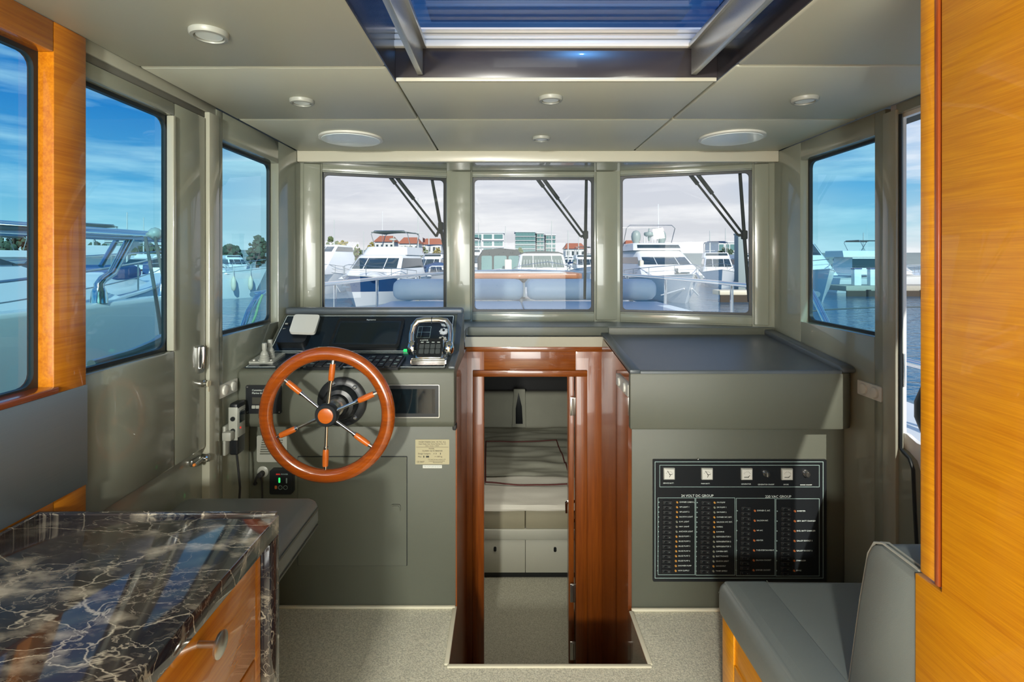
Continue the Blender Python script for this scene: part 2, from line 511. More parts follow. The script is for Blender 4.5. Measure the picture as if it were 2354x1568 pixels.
frost = mat('frosted_acrylic', (0.8, 0.82, 0.85), 0.4)
_n = frost.node_tree.nodes; _l = frost.node_tree.links
_t = _n.new('ShaderNodeBsdfTranslucent'); _t.inputs[0].default_value = (0.9, 0.92, 0.95, 1)
_m = _n.new('ShaderNodeMixShader'); _m.inputs[0].default_value = 0.6
_l.new(_n['Principled BSDF'].outputs[0], _m.inputs[1]); _l.new(_t.outputs[0], _m.inputs[2]); _l.new(_m.outputs[0], _n['Material Output'].inputs[0])
K = dict(
    wall=mat('grey_laminate', (0.235, 0.250, 0.195), 0.22, coat=0.55, coatr=0.02, var=0.03, vscale=3),
    wall_pale=mat('pale_grey_gelcoat', (0.34, 0.34, 0.27), 0.22, coat=0.5, var=0.03),
    ceil=mat('stitched_headliner', (0.50, 0.51, 0.415), 0.42, bump=0.08, bscale=600, var=0.03),
    ceil_gap=mat('dark_seam', (0.12, 0.12, 0.10), 0.8),
    beam=mat('cream_lacquer', (0.52, 0.50, 0.40), 0.3, coat=0.3),
    vinyl=mat('grey_green_vinyl', (0.095, 0.102, 0.078), 0.42, bump=0.25, bscale=900, var=0.06, vscale=5),
    vinyl_lt=mat('grey_vinyl_upholstery', (0.150, 0.172, 0.164), 0.36, bump=0.15, bscale=700, var=0.05, vscale=5),
    vinyl_top=mat('slate_vinyl', (0.080, 0.095, 0.105), 0.30, bump=0.2, bscale=800, var=0.06),
    black=mat('black_plastic', (0.010, 0.012, 0.014), 0.35),
    dash=mat('dark_blue_black_panel', (0.008, 0.016, 0.026), 0.22, coat=0.4),
    rubber=mat('black_rubber', (0.012, 0.013, 0.014), 0.6),
    gasket=mat('black_gasket', (0.008, 0.012, 0.013), 0.45),
    screen=mat('dark_screen_glass', (0.006, 0.012, 0.016), 0.06, coat=0.5),
    chrome=mat('chrome', (0.78, 0.78, 0.77), 0.09, metal=1.0),
    steel=mat('satin_steel', (0.60, 0.60, 0.57), 0.28, metal=1.0),
    white=mat('white_plastic', (0.62, 0.62, 0.56), 0.35),
    grey_p=mat('grey_plastic', (0.32, 0.33, 0.29), 0.4),
    cream=mat('cream_plastic', (0.52, 0.48, 0.34), 0.4),
    lens=mat('frosted_lens', (0.84, 0.92, 0.90), 0.25, coat=0.2),
    wood_l=wood('orange_veneer_lengthwise', (0.52, 0.180, 0.007), (0.36, 0.100, 0.004), 1),
    wood_r=wood('honey_veneer_lengthwise', (0.70, 0.305, 0.005), (0.53, 0.19, 0.002), 1, rough=0.35, coat=0.25, scale=1.7),
    wood_edge=mat('red_wood_lipping', (0.28, 0.055, 0.008), 0.25, coat=0.5),
    wood_v=wood('red_brown_veneer_upright', (0.25, 0.062, 0.005), (0.145, 0.030, 0.003), 2, rough=0.34, coat=0.35),
    wood_h=wood('red_brown_veneer_level', (0.25, 0.062, 0.005), (0.15, 0.032, 0.003), 0, rough=0.2, coat=0.7),
    wood_dk=wood('dark_gloss_veneer', (0.16, 0.042, 0.010), (0.10, 0.024, 0.006), 2, rough=0.12, coat=0.8),
    wood_w=wood('varnished_wheel_wood', (0.31, 0.064, 0.005), (0.19, 0.034, 0.003), 0, rough=0.18, coat=0.9, scale=0.5),
    wood_cap=wood('orange_cap_wood', (0.52, 0.12, 0.012), (0.42, 0.085, 0.008), 0, rough=0.3, coat=0.3),
    marble=marble('dark_veined_marble'),
    metal_panel=brushed('brushed_blue_grey_metal', (0.33, 0.40, 0.43), 1, 0.42),
    alu=brushed('brushed_aluminium', (0.62, 0.62, 0.58), 0, 0.3),
    hatch_dark=mat('dark_hatch_lining', (0.035, 0.030, 0.032), 0.25, coat=0.3),
    hatch_white=mat('white_hatch_frame', (0.80, 0.78, 0.74), 0.3),
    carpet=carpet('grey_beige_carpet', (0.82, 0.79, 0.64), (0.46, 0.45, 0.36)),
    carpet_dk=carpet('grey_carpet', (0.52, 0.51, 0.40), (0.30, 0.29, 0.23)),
    carpet_edge=mat('pale_carpet_binding', (0.60, 0.57, 0.44), 0.9),
    cabin=mat('cabin_white_laminate', (0.50, 0.50, 0.42), 0.4),
    cabin_beige=mat('beige_mattress_side', (0.34, 0.31, 0.21), 0.7),
    linen=mat('white_linen', (0.62, 0.60, 0.52), 0.9, bump=0.4, bscale=60),
    blanket=mat('grey_green_bedspread', (0.36, 0.36, 0.29), 0.85, bump=0.5, bscale=50, var=0.1),
    maroon=mat('maroon_piping', (0.10, 0.018, 0.015), 0.7),
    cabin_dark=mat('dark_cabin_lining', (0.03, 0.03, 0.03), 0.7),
    print_white=mat('white_print', (0.62, 0.70, 0.66), 0.5),
    print_grey=mat('grey_print', (0.26, 0.36, 0.34), 0.5),
    print_black=mat('black_print', (0.03, 0.03, 0.02), 0.6),
    paper=mat('yellowed_label', (0.40, 0.36, 0.22), 0.5),
    led_g=mat('green_led', (0.0, 0.3, 0.08), 0.4, emit=(0.05, 0.9, 0.2), estr=0.9),
    led_r=mat('red_led', (0.3, 0.0, 0.0), 0.4, emit=(0.9, 0.06, 0.04), estr=0.6),
    lamp_o=mat('amber_lamp', (0.62, 0.30, 0.06), 0.35),
    lamp_r=mat('orange_red_lamp', (0.60, 0.17, 0.05), 0.35),
    lamp_g=mat('dull_lamp', (0.26, 0.27, 0.20), 0.35),
    glass_c=glass('clear_window_glass', (0.97, 0.98, 0.98), 0.45),
    glass_t=glass('blue_tinted_window_glass', (0.66, 0.91, 0.97), 0.9),
    glass_s=glass('deep_blue_hatch_glass', (0.17, 0.33, 0.53), 1.0),
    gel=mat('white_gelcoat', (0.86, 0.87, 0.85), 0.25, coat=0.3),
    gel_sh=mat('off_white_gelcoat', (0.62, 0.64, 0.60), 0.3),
    navy=mat('navy_hull_paint', (0.020, 0.075, 0.20), 0.2, coat=0.4),
    antifoul=mat('dark_antifouling', (0.03, 0.05, 0.05), 0.6),
    boatglass=mat('dark_boat_glass', (0.030, 0.055, 0.065), 0.08, coat=0.5),
    canvas=mat('grey_green_canvas', (0.14, 0.18, 0.16), 0.85),
    canvas_dk=mat('dark_canvas', (0.045, 0.055, 0.055), 0.85),
    canvas_bl=mat('blue_canvas', (0.03, 0.09, 0.22), 0.85),
    pad=mat('sky_tinted_sunbed_vinyl', (0.56, 0.68, 0.74), 0.45, bump=0.2, bscale=30),  # blue of the reflected sky put into the base colour
    teak=wood('weathered_teak', (0.42, 0.19, 0.09), (0.28, 0.11, 0.05), 0, rough=0.4, coat=0.2),
    rope_g=mat('green_white_rope', (0.20, 0.34, 0.20), 0.9),
    rope=mat('grey_rope', (0.10, 0.12, 0.12), 0.9),
    rope_w=mat('white_rope', (0.6, 0.6, 0.55), 0.9),
    fender=mat('cream_fender', (0.75, 0.68, 0.52), 0.5),
    concrete=mat('pontoon_concrete', (0.45, 0.42, 0.34), 0.9, var=0.15),
    pontoon_dk=mat('pontoon_fender_timber', (0.07, 0.055, 0.04), 0.9),
    pile=mat('grey_pile', (0.30, 0.36, 0.36), 0.7),
    foliage=mat('foliage', (0.13, 0.17, 0.06), 0.9, var=0.5, vscale=1.2),
    foliage_y=mat('yellow_foliage', (0.32, 0.27, 0.08), 0.9, var=0.4, vscale=1.2),
    foliage_d=mat('dark_foliage', (0.06, 0.10, 0.06), 0.9, var=0.4, vscale=1.2),
    bark=mat('bark', (0.10, 0.07, 0.05), 0.9),
    render_w=mat('white_render', (0.70, 0.70, 0.68), 0.8),
    render_g=mat('grey_render', (0.42, 0.44, 0.42), 0.8),
    bglass=mat('green_facade_glass', (0.13, 0.26, 0.25), 0.15),
    tile=mat('red_roof_tile', (0.40, 0.14, 0.08), 0.85),
    hill=mat('hazy_hill', (0.26, 0.30, 0.28), 1.0, var=0.2, vscale=0.05),
    orange=mat('orange_glint', (0.65, 0.20, 0.03), 0.5),
    dome=mat('grey_dome', (0.33, 0.40, 0.38), 0.4),
    water=water_mat(), frost=frost,
)
# ------------------------------------------------------------------ the cabin shell
XL, XR, ZC = -1.105, 1.46, 2.08
YA = -2.6                                        # aft bulkhead
S = 'structure'

# unseen block added on the roof to shade the foredeck
obj('roof_shade_block', MB().bx(-1.25, 2.05, 3.05, 3.19, 2.15, 2.85, .03), K['gel'], label='white coaming on the wheelhouse roof', kind=S)
# floor of the wheelhouse, with the stair well cut out
mb = MB()
mb.bx(XL, XR, YA, 1.915, -0.04, 0.0); mb.bx(XL, -0.223, 1.915, 2.66, -0.04, 0.0); mb.bx(0.546, XR, 1.915, 2.66, -0.04, 0.0)
fl = obj('floor', mb, K['carpet'], label='grey beige carpet of the wheelhouse floor around the stair well', kind=S)
mb = MB()
mb.bx(-0.212, 0.542, 1.903, 1.917, -0.03, 0.006, 0.003); mb.bx(-0.224, -0.206, 1.915, 2.235, -0.002, 0.007, 0.003); mb.bx(0.530, 0.548, 1.915, 2.205, -0.002, 0.007, 0.003)
mb.bx(XL, -0.212, 2.222, 2.236, 0, 0.012, 0.004); mb.bx(0.542, XR, 2.205, 2.219, 0, 0.012, 0.004)
obj('carpet_binding', mb, K['carpet_edge'], fl, label='pale bound carpet edge')

# ceiling: roof slab with padded panels
mb = MB()
mb.bx(-1.30, -0.36, -2.9, 3.2, 2.105, 2.16); mb.bx(0.70, 1.79, -2.9, 3.2, 2.105, 2.16)
mb.bx(-0.36, 0.70, 1.70, 3.2, 2.105, 2.16); mb.bx(-0.36, 0.70, -2.9, 0.45, 2.105, 2.16)
cl = obj('ceiling', mb, K['ceil_gap'], label='ceiling of padded grey panels with a hatch opening', kind=S)
g = 0.003
def pan(x0, x1, y0, y1):
    obj('ceiling_panel', MB().bx(x0 + g, x1 - g, y0 + g, y1 - g, 2.08, 2.107, 0.009, 3), K['ceil'], cl)
for x0, x1, cuts in ((XL, -0.355, (-2.6, 0.2, 1.558, 2.137, 2.76)), (0.69, XR, (-2.6, 0.2, 1.545, 2.137, 2.76)), (-0.355, 0.69, (1.68, 2.137, 2.76)), (-0.355, 0.69, (-2.6, -1.0, 0.46))):
    for a, b in zip(cuts, cuts[1:]):
        pan(x0, x1, a, b)
# roof underside forward of the header
# header beam over the windscreen
mb = MB(); mb.bx(XL, XR, 2.755, 2.785, 2.024, 2.085, 0.004)
obj('trim_1', mb, K['beam'], label='cream header beam across the top of the windscreen', kind=S)
mb = MB(); mb.prism([(XL - .1, 2.785), (XR + .1, 2.785), (XR + .1, 2.86), (0.62, 3.14), (-0.28, 3.14), (XL - .1, 2.86)], 'z', 2.024, 2.09)
obj('trim_2', mb, K['wall'], label='grey soffit between the header beam and the windscreen', kind=S)

# windscreen wall: three flat sections
A0, A1, A2, A3 = V((XL, 2.80, 0)), V((-0.262, 3.06, 0)), V((0.604, 3.06, 0)), V((XR, 2.80, 0))
ZB, ZT = 1.10, 2.03
wf = thing('wall_front', 'grey windscreen wall of three angled sections with glossy pillars', None, (0.17, 3.0, 1.1), kind=S)
WF = []
def wsec(a, b, px0, px1, py0, py1, py2, py3, no, lab):
    """section a-b; window corners in pixels: x0,x1, top-left y, top-right y, bottom-left, bottom-right"""
    u = (b - a).normalized()
    f = Fr(V((a.x, a.y, 0)), u, (0, 0, 1))
    L = (b - a).length
    u0 = f.uv(px0, (py0 + py2) / 2)[0]; u1 = f.uv(px1, (py1 + py3) / 2)[0]
    z0 = (f.uv(px0, py2)[1] + f.uv(px1, py3)[1]) / 2; z1 = (f.uv(px0, py0)[1] + f.uv(px1, py1)[1]) / 2
    t = -0.045                                   # plate goes outwards
    m = MB()
    m.bx(-0.002, u0, ZB, ZT, t, 0, 0.003, M=f.M); m.bx(u1, L + 0.002, ZB, ZT, t, 0, 0.003, M=f.M)
    m.bx(u0, u1, ZB, z0, t, -0.006, 0.003, M=f.M); m.bx(u0, u1, z1, ZT, t, -0.006, 0.003, M=f.M)
    obj('wall_section', m, K['wall'], wf)
    w = thing('window_%d' % no, lab, None, f.at((u0 + u1) / 2, z0), kind=S)
    gk = 0.011
    m = MB(); m.ring(rrect(u0 - .002, u1 + .002, z0 - .002, z1 + .002, 0.002), rrect(u0 + gk, u1 - gk, z0 + gk, z1 - gk, 0.022), t - .004, t + .012, M=f.M)
    obj('gasket', m, K['gasket'], w)
    m = MB(); m.plate(rrect(u0, u1, z0, z1, 0.01), t - .004, t - .001, M=f.M)
    obj('pane', m, K['glass_c'], w)
    WF.append((f, u0, u1, z0, z1))
wsec(A0, A1, 741, 1027, 397, 407, 722, 721, 1, 'left windscreen pane with black gasket above the helm')
wsec(A1, A2, 1086, 1366, 407, 407, 717, 717, 2, 'middle windscreen pane with black gasket')
wsec(A2, A3, 1426, 1729, 405, 389, 717, 726, 3, 'right windscreen pane with black gasket above the console')
# glossy pillar covers between the panes
for nm, f, a, b in (('pillar', WF[1][0], 1031, 1083), ('pillar', WF[1][0], 1370, 1424)):
    m = MB(); a_ = f.uv(a, 560, .02)[0]; b_ = f.uv(b, 560, .02)[0]
    m.bx(a_, b_, 1.145, 2.024, 0.0, 0.018, 0.012, 3, M=f.M)
    obj('pillar', m, K['wall'], wf)
for f, a, b in ((WF[0][0], 697, 737), (WF[2][0], 1733, 1768)):
    m = MB(); a_ = f.uv(a, 560, .01)[0]; b_ = f.uv(b, 560, .01)[0]
    m.bx(a_, b_, 1.145, 2.024, 0.0, 0.012, 0.008, 3, M=f.M)
    obj('pillar', m, K['wall'], wf)
for f, u0, u1, z0, z1 in WF:                     # moulded sill and head strips
    m = MB(); m.bx(u0, u1, z0 - .05, z0 - .006, -.006, .008, .005, M=f.M); m.bx(u0, u1, z1 + .005, z1 + .03, -.006, .006, .004, M=f.M)
    obj('sill_strip', m, K['wall'], wf)

# left side: wood part, door part, grey part. Side plates with openings
def plate_x(m, x0, x1, y0, y1, z0, z1, hy0, hy1, hz0, hz1, bev=0.003):
    m.bx(x0, x1, y0, hy0, z0, z1, bev); m.bx(x0, x1, hy1, y1, z0, z1, bev)
    m.bx(x0, x1, hy0, hy1, z0, hz0, bev); m.bx(x0, x1, hy0, hy1, hz1, z1, bev)
def pane_x(w, xin, xout, y0, y1, z0, z1, gl, r=.03, gk=.012):
    """gasket and pane in an opening of a side wall; xin on the cabin side"""
    f = Fr((xout, y0, z0), (0, 1, 0), (0, 0, 1))
    m = MB(); m.ring(rrect(-.003, y1 - y0 + .003, -.003, z1 - z0 + .003, .003), rrect(gk, y1 - y0 - gk, gk, z1 - z0 - gk, r), -.008, .008, M=f.M)
    obj('gasket', m, K['gasket'], w)
    m = MB(); m.plate(rrect(0, y1 - y0, 0, z1 - z0, .01), -.002, .002, M=f.M)
    obj('pane', m, K[gl], w)

wlft = thing('wall_left', 'left cabin side: honey wood aft, glossy grey forward', None, (XL, 1.5, 0), kind=S)
# wood section with window (aft window)
m = MB(); plate_x(m, XL - .04, XL + .012, YA, 1.353, 0, ZC, 0.25, 1.255, 1.185, 2.005)
obj('wood_panel', m, K['wood_l'], wlft, label='glossy orange wood veneer around the aft window')
m = MB(); m.bx(XL + .010, XL + .016, 0.15, 1.352, .916, 1.175, .001)
obj('metal_panel', m, K['metal_panel'], wlft, label='brushed blue grey metal splashback')
m = MB(); m.bx(XL - .036, XL + .02, 0.22, 1.262, 1.175, 1.192, .004)
obj('window_board', m, K['wood_edge'], wlft, label='narrow red brown window board')
# forward grey section with window 6
m = MB(); plate_x(m, XL - .05, XL, 1.985, 2.86, 0, ZC, 2.03, 2.53, 1.20, 1.972)
obj('wall_panel', m, K['wall'], wlft)
# lower wall under the door
m = MB(); m.bx(XL - .06, XL - .016, 1.353, 1.92, 0, .815, .003)
obj('lower_panel', m, K['wall'], wlft)
m = MB(); m.bx(XL - .05, XL + .012, 1.918, 1.986, 0, 2.05, .004)
obj('door_post', m, K['wall_pale'], wlft, label='pale upright post beside the side door')
m = MB(); m.bx(XL - .05, XL - .002, 1.353, 1.99, 2.05, ZC + .01, .003)
obj('door_header', m, K['wall_pale'], wlft)
m = MB(); m.bx(XL - .03, XL - .006, 1.353, 1.96, 2.028, 2.05, .002)
obj('door_track', m, K['ceil_gap'], wlft, label='dark track groove above the side door')
w5 = thing('window_5', 'aft left window in the orange wood wall', None, (XL, .75, 1.19), kind=S)
pane_x(w5, XL, XL - .034, .25, 1.255, 1.185, 2.005, 'glass_t')
w6 = thing('window_6', 'small left window with pale reveal between the side door and the windscreen', None, (XL, 2.28, 1.2), kind=S)
pane_x(w6, XL, XL - .046, 2.03, 2.53, 1.20, 1.972, 'glass_t')

# left side door
d1 = thing('door_1', 'grey left side door with a large tinted window', None, (XL, 1.64, .81), kind=S)
m = MB(); plate_x(m, XL - .042, XL, 1.285, 1.914, .808, 2.027, 1.30, 1.735, 1.197, 1.982, .006)
obj('door_panel', m, K['wall'], d1)
pane_x(d1, XL, XL - .030, 1.30, 1.735, 1.197, 1.982, 'glass_t', r=.035)
m = MB(); m.bx(XL - .02, XL + .004, 1.722, 1.738, 1.197, 1.982, .003)
obj('reveal_strip', m, K['wall_pale'], d1, label='pale edge strip of the door window')
# lever handle, key and latch on the door
f = Fr((XL, 1.8, 1.2), (0, 1, 0), (0, 0, 1))       # u forward, v up, n to +x
q = f.rect(452, 798, 466, 850)
m = MB(); m.plate(rrect(q[0], q[1], q[2] - .012, q[3] + .004, .006), 0, .006, M=f.M); obj('handle_plate', m, K['steel'], d1)
m = MB(); m.tube([f.at(q[0] + .014, q[2] + .004, .004), f.at(q[0] + .014, q[2] + .008, .014), f.at(q[0] + .016, (q[2] + q[3]) / 2, .016), f.at(q[0] + .020, q[3], .013)], [.004, .005, .0055, .007], 10)
obj('door_handle', m, K['chrome'], d1, label='upright chrome lever handle')
k_ = f.uv(466, 882)
m = MB(); m.lathe([(.013, 0), (.013, .006), (.008, .008), (.008, .02)], f.at(k_[0], k_[1]), f.n, 16); obj('lock_cylinder', m, K['steel'], d1)
m = MB(); m.plate(rrect(-.012, .012, -.011, .011, .009), .02, .024, M=f.loc(k_[0], k_[1])); m.bx(-.003, .003, -.03, -.01, .021, .023, M=f.loc(k_[0], k_[1]))
obj('key', m, K['cream'], d1, label='cream headed key in the lock')
# cabin hook latch under the door
a = PX(447, 1060, XL - .016)
t = thing('door_catch', 'small chrome catch on the grey panel under the side door', 'catch', a)
m = MB(); m.bx(a.x, a.x + .010, a.y - .030, a.y + .030, a.z - .010, a.z + .012, .003); obj('base', m, K['steel'], t)
m = MB(); m.tube([a + V((.018, -.03, -.002)), a + V((.018, .03, .002))], .007, 12); m.lathe([(.015, 0), (.015, .02), (.010, .024)], a + V((.010, .032, 0)), (1, 0, 0), 16); obj('bolt', m, K['chrome'], t)
obj('tip', MB().sphere(a + V((.018, -.032, -.002)), .0055, sub=2), K['orange'], t, label='orange glinting tip')  # coloured bead paints an orange glint on the catch

# right side
wr = thing('wall_right', 'glossy grey right cabin side with window and doorway', None, (XR, 2.3, 0), kind=S)
m = MB(); plate_x(m, XR, XR + .05, 1.985, 2.86, 0, ZC, 2.043, 2.555, 1.197, 1.992)
obj('wall_panel', m, K['wall'], wr)
m = MB(); m.bx(XR - .012, XR + .02, 1.918, 1.986, 0, 2.06, .005)
obj('door_post', m, K['wall_pale'], wr, label='pale upright post of the right doorway')
m = MB(); m.prism([(1.03, 0), (1.93, 0), (1.93, .80), (1.905, .795), (1.868, .775), (1.852, .74), (1.845, .60), (1.835, .47), (1.80, .42), (1.03, .42)], 'x', XR, XR + .03)
obj('lower_panel', m, K['wall'], wr)
m = MB(); m.tube([(XR + .004, 1.915, 2.04), (XR + .004, 1.914, .806), (XR + .004, 1.905, .797), (XR + .004, 1.872, .782), (XR + .004, 1.855, .75), (XR + .004, 1.847, .60), (XR + .004, 1.837, .47), (XR + .004, 1.80, .422)], .006, 8)
obj('door_seal', m, K['gasket'], wr, label='black rubber door seal that curves below the doorway')
m = MB(); m.bx(XR, XR + .05, YA, 1.03, 0, ZC); m.bx(XR, XR + .05, 1.03, 1.93, 2.045, ZC)
obj('side_panel', m, K['wall'], wr)
# outer doorway moulding of white gelcoat
m = MB()
m.bx(XR + .021, XR + .042, 1.932, 1.985, .80, 2.06, .004)
m.prism([(1.02, .30), (1.95, .30), (1.95, .855), (1.918, .855), (1.90, .848), (1.87, .838), (1.02, .838)], 'x', XR + .030, XR + .046)
m.bx(XR + .021, XR + .042, 1.02, 1.985, 2.03, 2.09)
obj('door_moulding', m, K['gel'], wr, label='white outer moulding of the doorway')
a = PX(2074, 850, XR + .016)
m = MB(); m.bx(a.x - .004, a.x + .003, a.y - .012, a.y + .014, a.z - .062, a.z + .062, .002); sp = obj('strike_plate', m, K['steel'], wr, label='bright strike plate on the doorway edge')
for dz in (-.048, .05):
    m = MB(); m.cyl(a + V((-.006, 0, dz)), a + V((-.003, 0, dz)), .005, seg=10); obj('screw', m, K['steel'], sp)
m = MB(); m.bx(a.x - .006, a.x, a.y - .004, a.y + .006, a.z - .018, a.z + .016); obj('latch_slot', m, K['wood_edge'], sp)
w4 = thing('window_4', 'right side window with pale reveal beside the doorway', None, (XR, 2.3, 1.2), kind=S)
pane_x(w4, XR, XR + .046, 2.043, 2.555, 1.197, 1.992, 'glass_t')

# aft bulkhead with the wide stern door opening
wb = thing('wall_back', 'aft bulkhead behind the camera with wide stern doors', None, (.17, YA, 0), kind=S)
m = MB(); m.bx(XL - .05, -.75, YA - .05, YA, 0, ZC); m.bx(1.05, XR + .05, YA - .05, YA, 0, ZC); m.bx(-.75, 1.05, YA - .05, YA, 2.0, ZC); m.bx(-.75, 1.05, YA - .05, YA, 0, .12)
obj('wall_panel', m, K['wall'], wb)
m = MB()
for x in (-.75, .12, .99):
    m.bx(x, x + .06, YA - .04, YA - .01, .12, 2.0)
obj('door_frame', m, K['alu'], wb)

# right wood bulkhead beside the camera
m = MB()
m.prism([(.45, 0), (1.047, 0), (1.047, .868), (.984, .868), (.984, ZC + .01), (.45, ZC + .01)], 'x', .83, .86, .002)
tw = obj('trim_3', m, K['wood_r'], label='large honey wood bulkhead panel at the right', kind=S)
m = MB(); m.bx(.830, 1.45, .9975, 1.034, .878, ZC + .01, .002)
obj('bulkhead_edge', m, K['wood_r'], tw, label='narrow upright wood edge in front of the large panel')
m = MB(); m.bx(.8285, .845, .9885, .9995, .874, ZC + .01, .003)
obj('lipping', m, K['wood_edge'], tw, label='dark red wood lipping along the joint')

# dash shelf under the windscreen
m = MB()
m.prism([(XL, 2.66), (-.205, 2.66), (-.205, 2.80), (XR, 2.80), (XR, 2.84), (.604, 3.06), (-.262, 3.06), (XL, 2.84)], 'z', 1.095, 1.138)
sh = obj('trim_4', m, K['vinyl_lt'], label='grey padded shelf under the windscreen', kind=S)
m = MB(); m.bx(-.20, .56, 2.783, 2.803, 1.093, 1.1405, .006); obj('shelf_lip', m, K['vinyl'], sh)
m = MB(); m.prism([(2.79, 1.086), (2.83, 1.086), (2.83, 1.022), (2.822, 1.022)], 'x', -.215, .552); obj('fascia', m, K['beam'], sh, label='beige slanted fascia under the shelf')

# ---------------------------------------------------------------- stair well and forward cabin
wv = thing('wall_2', 'red brown wood companionway bulkhead with door opening', None, (.16, 2.83, -.75), kind=S)
wv.name = 'wall_companionway'; WL[wv.name] = V((.16, 2.83, -.75))
OX0, OX1, OZ = -.112, .388, .865
m = MB(); m.bx(-.26, OX0, 2.83, 2.87, -.75, 1.03, .001); m.bx(OX1, .56, 2.83, 2.87, -.75, 1.03, .001)
obj('wall_panel', m, K['wood_v'], wv)
m = MB(); m.bx(OX0, OX1, 2.83, 2.87, OZ, 1.03, .001)
obj('head_panel', m, K['wood_h'], wv)
m = MB(); m.bx(OX0 - .062, OX0, 2.815, 2.832, -.75, OZ + .004, .004); m.bx(OX1, OX1 + .062, 2.815, 2.832, -.75, OZ + .004, .004)
obj('door_casing', m, K['wood_v'], wv)
m = MB(); m.bx(OX0 - .062, OX1 + .062, 2.813, 2.832, OZ, OZ + .035, .004); obj('head_casing', m, K['wood_h'], wv)
m = MB(); m.bx(-.215, .545, 2.818, 2.832, 1.0, 1.028, .003); obj('cornice', m, K['wood_h'], wv)
m = MB(); m.bx(-.222, -.206, 1.915, 2.235, -.75, -.002); m.bx(-.222, -.206, 2.236, 2.83, -.75, 1.02)
obj('left_cheek', m, K['wood_v'], wv)
m = MB(); m.prism([(1.917, -.75), (2.83, -.75), (2.83, 1.075), (2.80, 1.075), (2.15, 1.012), (2.15, .82), (2.165, .80), (2.222, .79), (2.222, -.003), (1.917, -.003)], 'x', .53, .545)
obj('right_cheek', m, K['wood_dk'], wv, label='dark mirror gloss veneer beside the steps')
m = MB(); m.bx(-.26, .56, 1.90, 1.914, -.75, -.045); obj('riser', m, K['wood_dk'], wv)
# door leaf swung into the forward cabin, seen along its edge
d3 = thing('door_3', 'wooden companionway door swung open into the forward cabin', None, (.39, 2.88, -.74), kind=S)
M_ = Matrix.Translation((.385, 2.872, 0)) @ Matrix.Rotation(math.radians(-6.0), 4, 'Z')
m = MB(); m.bx(-.030, 0, .0, .46, -.74, .855, .002, M=M_); obj('door_leaf', m, K['wood_v'], d3)
for zz in (.70, -.32, -.735 + .1):
    m = MB(); m.cyl(V((.372, 2.826, zz - .045)), V((.372, 2.826, zz + .045)), .006, seg=10); m.bx(.358, .388, 2.826, 2.833, zz - .05, zz + .05, .002)
    obj('hinge', m, K['steel'], d3)
h = P(1310, 1157, 2.96)
m = MB(); m.tube([h + V((.030, 0, .01)), h + V((-.012, 0, .01)), h + V((-.020, .0, .004)), h + V((-.020, 0, -.055))], [.008, .008, .008, .006], 10); obj('door_handle', m, K['chrome'], d3, label='chrome lever')
m = MB(); m.tube([h + V((.030, 0, -.10)), h + V((.0, 0, -.10))], [.010, .012], 12); obj('thumb_turn', m, K['chrome'], d3)

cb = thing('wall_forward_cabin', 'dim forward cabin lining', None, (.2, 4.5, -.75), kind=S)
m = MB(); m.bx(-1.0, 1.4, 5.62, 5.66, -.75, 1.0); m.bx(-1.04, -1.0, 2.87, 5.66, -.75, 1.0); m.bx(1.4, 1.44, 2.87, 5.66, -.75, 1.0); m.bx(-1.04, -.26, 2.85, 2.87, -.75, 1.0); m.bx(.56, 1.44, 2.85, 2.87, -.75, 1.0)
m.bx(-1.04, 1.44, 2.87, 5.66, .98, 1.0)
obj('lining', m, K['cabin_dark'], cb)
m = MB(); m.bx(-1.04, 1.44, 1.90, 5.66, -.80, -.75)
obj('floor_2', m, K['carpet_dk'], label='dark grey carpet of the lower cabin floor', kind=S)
cl_d = bpy.data.lights.new('cabin_lamp', 'AREA'); cl_d.shape = 'DISK'; cl_d.size = .5; cl_d.energy = 7; cl_d.color = (1, .95, .82)
cl_o = bpy.data.objects.new('cabin_lamp', cl_d); COL.objects.link(cl_o); cl_o.location = (.12, 3.35, .965)
cl_o.rotation_euler = (0, 0, 0)

# berth
bt = thing('berth', 'low white berth with cupboard doors in the forward cabin', 'bed', (.15, 3.66, -.75))
m = MB(); m.bx(-.98, 1.38, 3.69, 5.6, -.75, -.41); obj('base', m, K['cabin'], bt)
m = MB(); m.bx(-.98, 1.38, 3.675, 3.69, -.75, -.712); obj('toe_kick', m, K['black'], bt)
m = MB(); m.bx(-.98, 1.38, 3.655, 3.70, -.476, -.405, .004); obj('rail', m, K['cabin'], bt)
for x0, x1, kx, ky in ((-.55, .145, 1138, 1262), (.148, .85, 1276, 1263), (.853, 1.38, 1600, 1263)):
    m = MB(); m.bx(x0, x1, 3.66, 3.69, -.71, -.479, .002); dr = obj('cupboard_door', m, K['cabin'], bt)
    k = P(kx, ky, 3.66)
    m = MB(); m.plate(rrect(-.010, .010, -.017, .017, .009), 0, .004, M=Fr(k, (1, 0, 0), (0, 0, 1)).M); obj('finger_hole', m, K['black'], dr)
m = MB(); m.bx(-.98, .145, 3.665, 5.55, -.405, -.275, .01); m.bx(.148, 1.38, 3.665, 5.55, -.405, -.275, .01); obj('mattress', m, K['cabin_beige'], bt)
def wr_(co, amp=.012):
    n_ = mnoise.noise(V((co.x * 2.2, co.y * 9, 3))) + .5 * mnoise.noise(V((co.x * 5, co.y * 17, 8)))
    return V((co.x, co.y, co.z + amp * n_))
def grid(x0, x1, y0, y1, z, nx, ny, fn):
    b = bmesh.new(); rows = []
    for j in range(ny + 1):
        rows.append([b.verts.new(fn(V((x0 + (x1 - x0) * i / nx, y0 + (y1 - y0) * j / ny, z)))) for i in range(nx + 1)])
    for j in range(ny):
        for i in range(nx):
            b.faces.new((rows[j][i], rows[j][i + 1], rows[j + 1][i + 1], rows[j + 1][i]))
    m = MB(); m.add(b); return m
